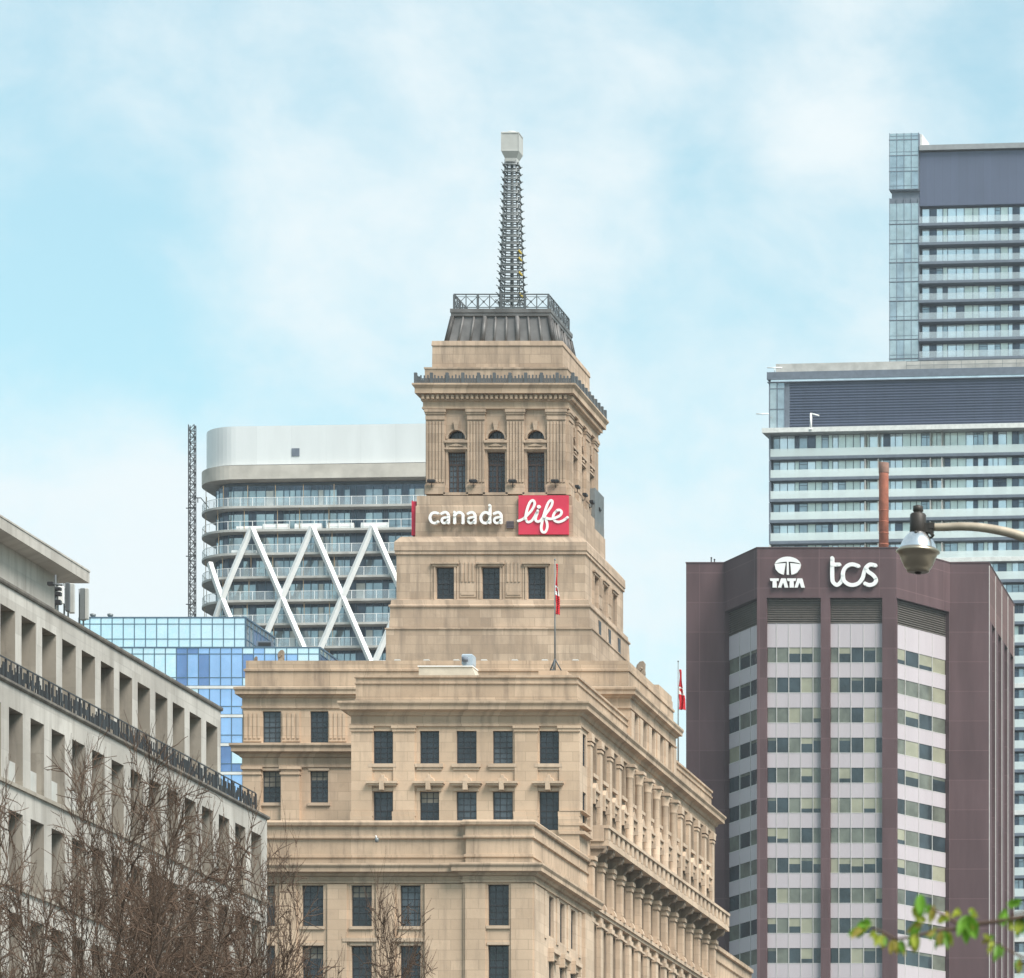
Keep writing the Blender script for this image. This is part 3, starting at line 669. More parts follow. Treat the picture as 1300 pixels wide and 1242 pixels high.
# T5 arcaded top storey
w5 = 4.82; F5 = Fr(AX-w5, AY-w5, 0); F5s = Fr(AX+w5, AY-w5, 90); zt = lambda v: PZ(v, 325.2)
offs5 = (w5-2.72, w5, w5+2.72); z5 = (73.23, zt(512))
hwin = [(a-.60, a+.60, zt(626), zt(574)) for a in offs5]
AR = .60; zl0, zl1 = zt(557.5), zt(557.5)+AR+.02
hlun = [(a-AR, a+AR, zl0, zl1) for a in offs5]
for F in (F5, F5s):
    tw.wall(F, 0, 2*w5, z5[0], z5[1], hwin+hlun, .4)
    for h in hwin: window(root, F, h[0], h[1], h[2], h[3], -.4+.07, 'door')
    for a in offs5:
        n_ = 10; arc = [(a+AR*math.cos(math.pi*k/n_), zl0+AR*math.sin(math.pi*k/n_)) for k in range(n_+1)]
        for (x0, y0), (x1, y1) in zip(arc, arc[1:]):
            tw.poly([F.p(x0, -.004, y0), F.p(x1, -.004, y1), F.p(x1, -.004, zl1), F.p(x0, -.004, zl1)])
            tw.poly([F.p(x0, -.004, y0), F.p(x1, -.004, y1), F.p(x1, -.39, y1), F.p(x0, -.39, y0)])
        for (x0, y0), (x1, y1) in zip(arc, arc[1:]):
            k0, k1 = 1.0, 1.22
            q = lambda x, y, k: (a+(x-a)*k, zl0+(y-zl0)*k)
            P = [q(x0, y0, k0), q(x1, y1, k0), q(x1, y1, k1), q(x0, y0, k1)]
            tt.loft([[F.p(x, 0.0, y) for x, y in P], [F.p(x, .08, y) for x, y in P]])
        ln = MB(); ln.poly([F.p(x, -.33, y) for x, y in arc])
        for k in (-.3, 0, .3): ln.fbox(F, a+k-.025, a+k+.025, -.325, -.28, zl0, zl0+math.sqrt(AR*AR-k*k), 1)
        ln.fbox(F, a-AR, a+AR, -.324, -.27, zl0, zl0+.07, 1)
        part('lunette', ln, [M['win'], M['frame']], root)
        tt.loft([[F.p(a+x, .0, zl0+AR+z) for x, z in ((-.1, -.02), (.1, -.02), (.2, .62), (-.2, .62))], [F.p(a+x, .2, zl0+AR+z) for x, z in ((-.1, -.02), (.1, -.02), (.2, .62), (-.2, .62))]])
        # hood below the lunette with a small pediment
        zh = zt(571)
        tt.fbox(F, a-.80, a+.80, 0, .26, zh+.42, zh+.60); tt.fbox(F, a-.72, a+.72, 0, .14, zh+.1, zh+.415); tt.fbox(F, a-.82, a+.82, 0, .2, zh-.02, zh+.095)
        tt.loft([[F.p(a+x, .14, zh+.2+z) for x, z in ((-.5, 0), (.5, 0), (0, .2))], [F.p(a+x, .22, zh+.2+z) for x, z in ((-.5, 0), (.5, 0), (0, .2))]])
        tt.fbox(F, a-.74, a-.62, 0, .07, zt(626), zt(573)); tt.fbox(F, a+.62, a+.74, 0, .07, zt(626), zt(573)); tt.fbox(F, a-.74, a+.74, 0, .1, zt(572.9), zt(571))
        tt.fbox(F, a-.85, a+.85, 0, .3, zt(630), zt(626.5)); tt = flush(tt, 'window_surround', M['stone_t'])
    for a0, a1 in ((.0, 1.32), (w5-1.97, w5-.74), (w5+.74, w5+1.97), (2*w5-1.32, 2*w5)):
        m0, m1 = a0+.0, a1
        tt.fbox(F, m0+.003, m1-.003, 0, .16, zt(616), zt(534)); 
        nf = 6
        for k in range(nf):
            x = m0+(m1-m0)*(k+.5)/nf
            tt.fbox(F, x-.065, x+.065, .16, .22, zt(613), zt(536))
        tt.fbox(F, m0-.04, m1+.04, 0, .30, zt(628.5), zt(617.5)); tt.fbox(F, m0-.02, m1+.02, 0, .24, zt(617.4), zt(616.05))
        tt.fbox(F, m0-.0+.002, m1-.002, 0, .24, zt(533.9), zt(530)); tt.fbox(F, m0-.04, m1+.04, 0, .26, zt(527), zt(524.5)); tt.fbox(F, m0-.08, m1+.08, 0, .32, zt(524.4), zt(521))
        tt.fbox(F, m0+.004, m1-.004, 0, .2, zt(529.9), zt(527.1)); tt = flush(tt, 'pilaster', M['stone_t'])
for p, q in (((w5, w5), (-w5, w5)), ((-w5, w5), (-w5, -w5))):
    tw.poly([(AX+p[0], AY+p[1], z5[0]), (AX+q[0], AY+q[1], z5[0]), (AX+q[0], AY+q[1], z5[1]), (AX+p[0], AY+p[1], z5[1])])
tc_ = MB()
tc_.sq(AX, AY, [(4.83, zt(521)+.01), (5.06, zt(520)), (5.06, zt(518)), (5.0, zt(517.5)), (5.0, zt(511)), (5.12, zt(510)), (5.12, zt(503)), (5.46, zt(502)), (5.46, zt(496)), (5.62, zt(492)), (5.62, zt(490)), (5.3, zt(488.5)), (4.8, zt(488.4))], 0, False, True)
for F, L in ((Fr(AX-5.12, AY-5.12, 0), 10.24), (Fr(AX+5.12, AY-5.12, 90), 10.24)):
    for k in range(30): tc_.fbox(F, .1+k*.3377, .1+k*.3377+.18, 0, .2, zt(508.5), zt(503.5))
part('tower_cornice', tc_, M['stone_trim'], root)
# upper blocks
tw.sq(AX, AY, [(4.9, zt(488.6)), (4.9, zt(470)), (4.95, zt(469)), (4.95, zt(467)), (4.5, zt(466.5))], 0, False, True)
tw.sq(AX, AY, [(4.5, zt(466.6)), (4.48, PZ(440, 325.5)), (4.54, PZ(439, 325.5)), (4.5, PZ(433, 325.5)), (4.2, PZ(431.5, 325.5)), (3.5, PZ(431.4, 325.5))], 0, False, True)
part('tower_wall', tw, M['stone_t'], root); 
part('front_wall', wall_b, M['stone'], root); part('side_wall', wall_s, [M['stone_side'], M['stone_recess']], root)

# small square windows low on the tower's right side
for Y, z in ((326.6, 63.95), (329.9, 64.0), (333.2, 64.0)):
    o = MB(); o.box(AX+6.80, AX+6.86, Y-.38, Y+.38, z, z+.95); o.box(AX+6.80, AX+6.89, Y-.46, Y+.46, z-.1, z-.005, 1); part('vent_window', o, [M['frame'], M['iron']], root)

# mansard roof, slab, railing
zm0, zm1 = PZ(431.6, 325.5), PZ(402, 326.6)
ro = MB(); ro.sq(AX, AY, [(3.68, zm0), (3.32, zm1)], 0, False, True)
for s in range(4):
    for k in range(10):
        f = -1+2*k/9
        def pt(h, z, f=f, s=s):
            e = [(f*h, -h), (h, f*h), (-f*h, h), (-h, -f*h)][s]; return (AX+e[0], AY+e[1], z)
        big_ = k in (0, 3, 6, 9)
        ro.tube([pt(3.71, zm0), pt(3.35, zm1)], .17 if big_ else .085, 6)
part('mansard_roof', ro, M['lead'], root)
sl = MB(); sl.sq(AX, AY, [(3.35, zm1-.02), (3.45, zm1+.04), (3.45, zm1+.22), (3.50, zm1+.26), (3.50, zm1+.52), (3.1, zm1+.56)], 0, True, True)
part('roof_slab', sl, M['lead'], root)
zr = zm1+.56; zrt = PZ(373, 326.7); rl = MB(); hr_ = 3.26
for s in range(4):
    F = [Fr(AX-hr_, AY-hr_, 0), Fr(AX+hr_, AY-hr_, 90), Fr(AX+hr_, AY+hr_, 180), Fr(AX-hr_, AY+hr_, 270)][s]; L = 2*hr_
    rl.fbox(F, -.03, L+.03, -.04, .04, zrt-.07, zrt); rl.fbox(F, .0, L, -.025, .025, zr+.08, zr+.13); rl.fbox(F, 0, L, -.02, .02, zrt-.22, zrt-.19)
    n_ = 8
    for k in range(n_+1):
        a = L*k/n_; t_ = .07 if k % 2 == 0 else .03
        rl.fbox(F, a-t_, a+t_, -t_+.001, t_-.001, zr, zrt-.07)
    for k in range(n_):
        a, b_ = L*k/n_+.05, L*(k+1)/n_-.05
        rl.bar(F.p(a, 0, zr+.13), F.p(b_, 0, zrt-.2), .02); rl.bar(F.p(b_, 0, zr+.13), F.p(a, 0, zrt-.2), .02)
        c = (a+b_)/2; rl.fbox(F, c-.07, c+.07, -.03, .03, (zr+zrt)/2-.09, (zr+zrt)/2+.05)
part('roof_railing', rl, M['iron'], root)
# cresting along the tower cornice
cg = MB(); hc = 5.4; z0 = zt(489.5)
rr = random.Random(3)
for s in range(4):
    F = [Fr(AX-hc, AY-hc, 0), Fr(AX+hc, AY-hc, 90), Fr(AX+hc, AY+hc, 180), Fr(AX-hc, AY+hc, 270)][s]; L = 2*hc
    cg.fbox(F, 0, L, -.02, .02, z0+.02, z0+.08); cg.fbox(F, 0, L, -.015, .015, z0+.3, z0+.34)
    n_ = 90
    for k in range(n_+1):
        a = L*k/n_; main = k % 9 == 0
        hh = .72 if main else (.5+.1*rr.random() if k % 2 else .34)
        t_ = .10 if main else .045
        cg.fbox(F, a-t_, a+t_, -t_+.002, t_-.002, z0, z0+hh)
        if not main and k % 2: cg.lathe(Vector(F.p(a, 0, z0+hh-.12)), [(.02, 0), (.055, .04), (.02, .1)], 6)
part('cornice_cresting', cg, M['iron'], root)

# weather mast with stacked rings, and its beacon
ms = MB(); zb0, zb1 = zr, PZ(205, 330)
ms.sq(AX, AY, [(.95, zb0-.02), (.95, zb0+.75), (.8, zb0+.8)], 0, True, True)
hs_ = lambda z: .78+(.46-.78)*(z-zb0)/(zb1-zb0)
for sx in (-1, 1):
    for sy in (-1, 1):
        ms.tube([(AX+sx*hs_(zb0)*.92, AY+sy*hs_(zb0)*.92, zb0+.7), (AX+sx*hs_(zb1)*.85, AY+sy*hs_(zb1)*.85, zb1)], .045, 5)
ms.tube([(AX, AY, zb0+.7), (AX, AY, zb1)], [.13, .1], 8)
ms.tube([(AX+.55, AY-.6, zb0+.7), (AX+.36, AY-.42, zb1)], .035, 5)
part('mast', ms, M['steel'], root)
NR = 20
for k in range(NR):
    z = zb0+1.15+(zb1-zb0-1.5)*k/(NR-1); h = hs_(z)*1.12; rg = MB()
    c8 = [(-h, -h*.72), (-h*.72, -h), (h*.72, -h), (h, -h*.72), (h, h*.72), (h*.72, h), (-h*.72, h), (-h, h*.72)]
    P = [(AX+x, AY+y, z) for x, y in c8]
    rg.tube(P+[P[0]], .068, 5, 0, True, False)
    Q = [(AX+x*.84, AY+y*.84, z+.16) for x, y in c8]; rg.tube(Q+[Q[0]], .045, 5, 0, True, False)
    for sx in (-1, 1):
        for sy in (-1, 1):
            rg.bar((AX+sx*h*.6, AY+sy*h*.6, z-.12), (AX+sx*h*1.12, AY+sy*h*1.12, z+.12), .028)
    if k in (1, 4, 6, 7): rg.tube([(AX+h*.86, AY-h*1.0, z+.05), (AX+h*1.12, AY-h*.9, z-.22)], .08, 6, 1)
    part('lamp_ring', rg, [M['steel'], M['ochre']], root)
bc = MB(); zc0, zc1 = zb1, PZ(169, 329.4)
bc.sq(AX, AY, [(.42, zc0-.1), (.42, zc0+.12), (.62, zc0+.55), (.62, zc0+.6), (.60, zc0+.62), (.60, zc1-.03), (.63, zc1-.02), (.63, zc1+.05), (.55, zc1+.1)], 0, True, True)
bc.lathe((AX, AY, zc1+.09), [(.42, 0), (.40, .08), (.28, .17), (.08, .21)], 16)
for sx in (-1, 1):
    for sy in (-1, 1): bc.box(AX+sx*.6-.025, AX+sx*.6+.025, AY+sy*.6-.025, AY+sy*.6+.025, zc0+.6, zc1)
part('beacon', bc, M['beacon'], root)

# ------------------------------------------------------------------ signs and small things on the tower
def catmull(pts, n=6):
    P = [Vector((p[0], p[1], 0)) for p in pts]; o_ = []
    for i in range(len(P)-1):
        p0, p1, p2, p3 = P[max(i-1, 0)], P[i], P[i+1], P[min(i+2, len(P)-1)]
        for k in range(n):
            t = k/n
            o_.append(.5*((2*p1)+(p2-p0)*t+(2*p0-5*p1+4*p2-p3)*t*t+(3*p1-p0-3*p2+p3)*t*t*t))
    o_.append(P[-1]); return [(p.x, p.y) for p in o_]
SEG = [0]
def stroke(mb, pts, conv, Y, r, depth, mi=0, n=8):
    """a channel-letter stroke: flat ribbon of round-ended width, given thickness"""
    q = [Vector((PX(u, Y), 0, PZ(v, Y))) for u, v in (conv(*p) for p in pts)]
    L, Rr = [], []
    for i, p in enumerate(q):
        t = (q[min(i+1, len(q)-1)]-q[max(i-1, 0)]); t.normalize(); nn = Vector((-t.z, 0, t.x))*r
        L.append(p+nn); Rr.append(p-nn)
    for i in range(len(q)-1):
        P = [L[i], L[i+1], Rr[i+1], Rr[i]]
        SEG[0] += 1; e = (SEG[0] % 61)*.0011
        mb.loft([[(p.x, Y, p.z) for p in P], [(p.x, Y-depth-e, p.z) for p in P]], mi)
    for p in (q[0], q[-1]):
        SEG[0] += 1
        mb.loft([[(p.x+r*math.cos(2*math.pi*k/12), Y, p.z+r*math.sin(2*math.pi*k/12)) for k in range(12)], [(p.x+r*math.cos(2*math.pi*k/12), Y-depth-.07-SEG[0]%53*.0013, p.z+r*math.sin(2*math.pi*k/12)) for k in range(12)]], mi)
def text_mesh(body, width, height_x, off=.0, extr=.06):
    cu = bpy.data.curves.new('lettering', 'FONT'); cu.body = body; cu.size = 1.0; cu.extrude = .0; cu.offset = off; cu.resolution_u = 4
    to = bpy.data.objects.new('lettering', cu); C.objects.link(to); bpy.context.view_layer.update()
    me = bpy.data.meshes.new_from_object(to.evaluated_get(bpy.context.evaluated_depsgraph_get()))
    bpy.data.objects.remove(to); return me

YS = AY-5.42
# lower-case lettering: strokes traced as channel letters
sg = MB(); cv = lambda x, y: (535+x*.0923, 630+y*.0923); rW = .088; D_ = .14; YL = YS-.18
def st(*p, n=6, r=rW): stroke(sg, catmull(p, n), cv, YL, r, D_)
def let_a(x0, w_):
    x1 = x0+w_
    st((x0+w_*.12, 250), (x0+w_*.35, 232), (x0+w_*.65, 232), (x0+w_*.82, 265), (x0+w_*.84, 300), (x0+w_*.84, 378), n=5)
    st((x0+w_*.80, 300), (x0+w_*.5, 300), (x0+w_*.22, 312), (x0+w_*.13, 345), (x0+w_*.28, 376), (x0+w_*.55, 372), (x0+w_*.80, 345), n=5, r=rW*.9)
st((235, 245), (195, 232), (150, 245), (125, 290), (128, 330), (155, 368), (200, 378), (238, 362))
let_a(270, 130)
st((463, 378), (463, 300), (463, 228), n=3); st((466, 275), (500, 240), (545, 232), (575, 262), (578, 310), (578, 380))
let_a(632, 132)
st((948, 136), (948, 250), (948, 378), n=3); st((945, 260), (905, 232), (860, 240), (826, 290), (832, 345), (865, 376), (910, 370), (945, 330))
let_a(992, 132)
for xx in (180, 330, 520, 700, 880, 1050):
    p = cv(xx, 300); sg.bar((PX(p[0], YL), YL+.18, PZ(p[1], YL)), (PX(p[0], YL), YL-.02, PZ(p[1], YL)), .02, 1)
for yy in (240, 372): sg.box(PX(cv(130, 0)[0], YL), PX(cv(1120, 0)[0], YL), YL+.05, YL+.09, PZ(cv(0, yy)[1], YL)-.02, PZ(cv(0, yy)[1], YL)+.02, 2)
solo('letter_sign', sg, [M['white'], M['steel'], M['stone_t']], 'white lowercase channel letters reading canada on the stone tower', 'sign', 'signs on the stone tower')
sg = MB(); YR = YS-.24; cv = lambda x, y: (650+x*.06154, 620+y*.06154)
x0, x1, z0, z1 = PX(658.2, YR), PX(721.6, YR), PZ(678.5, YR), PZ(629, YR)
sg.box(x0, x1, YR, YS-.01, z0, z1, 1)
bd = sg
rl_ = thing('red_square_sign', 'red square board reading life in white script on the stone tower', 'sign', ((x0+x1)/2, YR, z0), 'signs on the stone tower')
part('board', bd, [M['red'], M['red']], rl_)
sc_mb = MB()
life = [(135, 680), (235, 632), (330, 545), (420, 440), (468, 335), (458, 270), (425, 255), (375, 295), (325, 410), (295, 530), (285, 625), (305, 683), (350, 700), (410, 670), (462, 600), (505, 520), (538, 470)]
ii = [(538, 470), (508, 565), (488, 630), (500, 675), (540, 693), (595, 672), (640, 610), (720, 505), (805, 385), (835, 300), (825, 258), (788, 262), (742, 320), (695, 440), (652, 580), (622, 715), (606, 815), (620, 888), (658, 915), (700, 888), (728, 810), (724, 720), (700, 645), (675, 600)]
ee = [(675, 600), (755, 632), (845, 630), (945, 595), (1005, 555), (1025, 500), (1000, 458), (940, 460), (882, 510), (850, 580), (860, 640), (905, 685), (975, 697), (1060, 668), (1150, 605)]
for p in (life, ii, ee): stroke(sc_mb, catmull(p, 5), cv, YR-.004, .085, .03)
stroke(sc_mb, [(556, 388), (564, 388)], cv, YR-.004, .125, .03)
part('script_lettering', sc_mb, M['white'], rl_)
# red board on the hidden left face, seen edge on
mb = MB(); mb.box(AX-5.42-.26, AX-5.42-.01, AY-5.1, AY-1.2, PZ(680, 325), PZ(637, 325)); mb.box(AX-5.42-.32, AX-5.42-.262, AY-5.15, AY-1.15, PZ(680.5, 325), PZ(636.5, 325))
solo('side_sign', mb, M['red'], 'red signboard on the tower left face seen edge on', 'sign', 'signs on the stone tower')
# dark louvre box beside the lettering
mb = MB(); a0, a1 = PX(643.5, YS), PX(652.5, YS); mb.box(a0, a1, YS-.08, YS-.002, PZ(671, YS), PZ(662, YS))
for k in range(5): mb.box(a0-.02, a1+.02, YS-.12, YS-.085, PZ(671, YS)+.02+.1*k, PZ(671, YS)+.07+.1*k)
solo('wall_vent', mb, plain('purplish_vent', (.12, .10, .115), .6), 'small dark louvred vent between lettering and red board', 'vent')
# louvre screen standing behind the tower's right shoulder
mb = MB(); x = PX(757, AY+4.5)
lx0, lx1 = AX+4.95, AX+5.3
mb.box(lx0, lx1, AY+2.0, AY+5.2, 70.5, PZ(632, 335), 0)
for k in range(9): mb.box(lx1+.001, lx1+.08, AY+2.05+.36*k, AY+2.2+.36*k, 70.6, PZ(632, 335)+.05, 0)
solo('louvre_screen', mb, M['steel'], 'dark slatted screen standing on the ledge behind the tower top storey', 'screen')
# floodlights on the tower's pilaster bases
pl_ = ['first floodlight bracket from the left on the top storey base', 'second floodlight from the left on the top storey base', 'third floodlight from the left on the top storey base', 'fourth floodlight on the top storey base above the red board']
def flood(name, c, label, group, face=(0, -1)):
    o = thing(name, label, 'floodlight', c, group); mb = MB()
    x, y, z = c; fx, fy = face
    mb.tube([(x, y, z), (x+fx*.18, y+fy*.18, z+.02), (x+fx*.2, y+fy*.2, z+.28)], .03, 5)
    part('bracket', mb, M['black'], o)
    mb = MB(); sx, sy = (.27, .14) if fx == 0 else (.14, .27)
    mb.rect(x+fx*.2-sx, x+fx*.2+sx, y+fy*.2-sy, y+fy*.2+sy, [(-.05, z+.26), (0, z+.32), (0, z+.44), (-.04, z+.48)])
    part('lamp_head', mb, M['black'], o); return o
for u, lb in zip((549, 602, 652, 706), pl_):
    flood('floodlight', (PX(u, 325), AY-w5-.3, zt(620)), lb, 'floodlights on the tower storey base')
for i, Y in enumerate((326.5, 329.0, 331.3, 333.6)):
    flood('floodlight', (AX+w5+.3, Y, zt(620)), ['nearest', 'second', 'third', 'farthest'][i]+' floodlight bracket along the right face of the top storey', 'floodlights on the tower storey base', (1, 0))
# pale floodlight boxes along the attic parapet
ords = ['first', 'second', 'third', 'fourth', 'fifth', 'sixth', 'seventh']
for i, u in enumerate((506, 543, 581, 616, 655, 693, 732)):
    x = PX(u, 317.0); mb = MB()
    mb.rect(x-.2, x+.2, 316.6, 316.85, [(-.02, 60.26), (0, 60.28), (0, 60.38), (-.03, 60.42)]); mb.box(x-.03, x+.03, 316.72, 316.78, 60.24, 60.27)
    solo('parapet_light', mb, M['beacon'], ords[i]+' small pale light box from the left along the attic parapet', 'light', 'lights along the attic parapet')
# carved stone finials
def finial(x, y, z, s, label):
    mb = MB()
    mb.rect(x-.35*s, x+.35*s, y-.3*s, y+.3*s, [(.05, z), (.05, z+.15*s), (0, z+.18*s), (-.02, z+.5*s)])
    mb.loft([[(x+px*s, y+dy*s, z+.5*s+pz*s) for px, pz in ((-.34, 0), (-.40, .35), (-.30, .75), (-.05, 1.02), (.22, 1.08), (.34, .9), (.32, .4), (.36, 0))] for dy in (-.26, .26)])
    for k in range(3): mb.lathe((x-.1*s+.1*s*k, y-.28*s, z+.6*s+.12*s*k), [(.02, 0), (.12*s, .05*s), (.12*s, .16*s), (.02, .22*s)], 8)
    return solo('stone_finial', mb, M['stone_dark'], label, 'finial', 'carved finials on the attic parapet')
finial(XR-.7, 323.2, 60.2, .82, 'curled carved stone finial on the right edge of the attic roof')
for u, s, lb in ((325, .28, 'low weathered stone stub at the far left attic corner'), (357, .55, 'squat brown stone finial near the left attic corner')):
    finial(PX(u, 317), 317, 60.24, s, lb)
# roof equipment on the near wing
ro_ = thing('rooftop_unit', 'blue grey metal vent unit on the near wing roof below the tower', 'vent unit', (PX(593, 303), 302.6, 57.36))
x0, x1 = PX(586.5, 302.3), PX(600.5, 302.3); mb = MB()
mb.rect(x0, x1, 302.2, 303.1, [(-.08, 57.36), (-.02, 57.42), (0, 57.46), (0, 58.02), (-.06, 58.1)]); part('casing', mb, plain('pale_blue_metal', (.38, .44, .50), .4, .2), ro_)
mb = MB(); mb.lathe(((x0+x1)/2-.1, 302.0, 57.72), [(.02, -.15), (.2, -.14), (.2, .14), (.02, .15)], 10); part('hood', mb, M['slab_d'], ro_)
ro_ = thing('skylight', 'low cream roof housing with sloped end on the near wing roof', 'roof housing', (PX(574, 303), 303, 56.0))
x0, x1, x2 = PX(536.5, 303), PX(604, 303), PX(613, 303); mb = MB()
P = [(x0, 56.05), (x2, 56.05), (x1, PZ(850.5, 303)), (x0, PZ(850.5, 303))]
mb.loft([[(x, 302, z) for x, z in P], [(x, 303.4, z) for x, z in P]]); part('housing', mb, plain('cream_painted_metal', (.50, .45, .37), .6), ro_)
mb = MB(); mb.box(x0-.06, x1+.05, 301.94, 303.5, PZ(850.4, 303), PZ(849, 303)); part('lid', mb, M['white'], ro_)
# security camera on the low parapet
o = thing('security_camera', 'small grey dome camera fixed to the low front parapet', 'camera', (PX(478, 286.3), 286.45, zL(1068))); x, y, z = o.location
mb = MB(); mb.tube([(x, y, z+.2), (x, y-.3, z+.25), (x+.05, y-.32, z+.1)], .035, 6); part('arm', mb, M['white'], o)
mb = MB(); mb.lathe((x+.06, y-.33, z-.16), [(.03, 0), (.1, .04), (.12, .14), (.12, .26), (.05, .3)], 10); part('dome', mb, M['steel'], o)

# flags
def flag(x, y, z0, z1, f0, f1, wpx, label, tripod):
    o = thing('flagpole', label, 'flagpole', (x, y, z0), 'flagpoles on the wing roofs'); mb = MB()
    mb.tube([(x, y, z0), (x, y, z1)], [.06, .03], 6)
    mb.lathe((x, y, z1), [(.02, 0), (.06, .04), (.06, .1), (.01, .14)], 8)
    part('pole', mb, M['steel'], o)
    if tripod:
        mb = MB()
        for k in range(3):
            a = 2*math.pi*k/3+.5; mb.tube([(x+.5*math.cos(a), y+.5*math.sin(a), z0), (x, y, z0+.85)], .05, 5)
            mb.box(x+.5*math.cos(a)-.09, x+.5*math.cos(a)+.09, y+.5*math.sin(a)-.09, y+.5*math.sin(a)+.09, z0-.02, z0+.08)
        part('tripod', mb, M['iron'], o)
    fl = MB(); nz, nx = 26, 7; H = f1-f0
    def fp(i, j):
        t, s = i/nz, j/nx
        wd = wpx*(.25+.75*t**.8)
        xx = x+.05+s*wd*.8+.04*math.sin(9*t+2*s); yy = y+.10*math.sin(s*9+t*5)*(.4+t)+.05
        return (xx, yy, f1-H*t-.12*s*math.sin(3*t))
    for i in range(nz):
        for j in range(nx):
            t = (i+.5)/nz
            mi = 0 if (t < .42 or t > .62) else (0 if (.47 < t < .53 and 2 <= j <= 5) else 1)
            if .53 <= t < .56 and j in (3, 4): mi = 0
            fl.poly([fp(i, j), fp(i, j+1), fp(i+1, j+1), fp(i+1, j)], mi, True)
    me_o = part('flag', fl, [M['flag_red'], M['white']], o)
    so = me_o.modifiers.new('thickness', 'SOLIDIFY'); so.thickness = .015
    return o
Yf = 303.0
flag(PX(704.5, Yf), Yf, PZ(853.5, Yf), PZ(712, Yf), PZ(780, Yf), PZ(716, Yf), .32, 'thin flagpole with limp red and white flag on the near wing roof', True)
flag(PX(861, 340), 340.0, 56.0, PZ(841, 340), PZ(901, 340), PZ(850, 340), .62, 'thin flagpole with hanging red flag beside the brown tower', False)
mb = MB(); mb.box(PX(704.5, Yf)-.9, PX(704.5, Yf)+.9, Yf-.7, Yf+.9, 56.0, PZ(853.5, Yf)-.02)
part('roof_plinth', mb, M['stone'], root)
# ------------------------------------------------------------------ plum-brown office tower on the right
YT, YB2 = 550.0, 558.5
PA, PB, PC = (PX(871, YB2), YB2), (PX(919.5, YB2), YB2), (PX(961, YT), YT)
PD, PE, PF = (PX(1138, YT), YT), (PX(1206, YB2), YB2), (PX(1255.5, YB2), YB2)
PG, PH = (PF[0], 584.0), (PA[0], 584.0)
zT = lambda v: PZ(v, YT)
bt = thing('brown_office_tower', 'plum brown faceted office tower with pale spandrel bands and rooftop logos', 'office tower', (-88, 565, 0))
ztop, zpan, zlou = zT(696), zT(759), zT(790.5)
PITCH = 38.2*YT/FPX; zw0 = zT(821)          # top of the first window band
def seg(p, q): return Fr(p[0], p[1], math.degrees(math.atan2(q[1]-p[1], q[0]-p[0]))), math.hypot(q[0]-p[0], q[1]-p[1])
body = MB()
# solid panels: full-height end walls, top band, piers
FAB, LAB = seg(PA, PB); FBC, LBC = seg(PB, PC); FCD, LCD = seg(PC, PD); FDE, LDE = seg(PD, PE); FEF, LEF = seg(PE, PF); FFG, LFG = seg(PF, PG)
for F, L in ((FAB, LAB), (FEF, LEF)): body.poly([F.p(0, 0, 0), F.p(L, 0, 0), F.p(L, 0, ztop), F.p(0, 0, ztop)])
for F, L in ((FBC, LBC), (FCD, LCD), (FDE, LDE)): body.poly([F.p(0, 0, zpan), F.p(L, 0, zpan), F.p(L, 0, ztop), F.p(0, 0, ztop)])
for F, L in ((FBC, LBC), (FCD, LCD), (FDE, LDE)): body.poly([F.p(0, 0, zpan), F.p(L, 0, zpan), F.p(L, -1.2, zpan), F.p(0, -1.2, zpan)])
body.poly([(*PG, 0), (*PH, 0), (*PH, ztop), (*PG, ztop)]); body.poly([(*PH, 0), (*PA, 0), (*PA, ztop), (*PH, ztop)])
top = [PA, PB, PC, PD, PE, PF, PG, PH]
body.sweep(top, [(0.0, ztop), (.06, ztop), (.06, ztop+.12), (-.4, ztop+.12), (-.4, ztop-1.0)])
body.poly([(x, y, ztop-.6) for x, y in top])
part('wall', body, M['brown'], bt)
# piers on the centre face and at the facet corners
for u0, u1 in ((961, 973.2), (1042, 1053.5), (1120, 1138)):
    p_ = MB(); a0, a1 = PX(u0, YT)-PC[0], PX(u1, YT)-PC[0]
    p_.fbox(FCD, a0+.002, a1-.002, -1.0, .02, 0, zpan-.002); part('pier', p_, M['brown'], bt)
for F, L, a0, a1 in ((FBC, LBC, -.0, .12), (FDE, LDE, LDE-.12, LDE)):
    p_ = MB(); p_.fbox(F, a0, a1, -.9, -.003, 0, zpan-.002); part('pier', p_, M['brown'], bt)
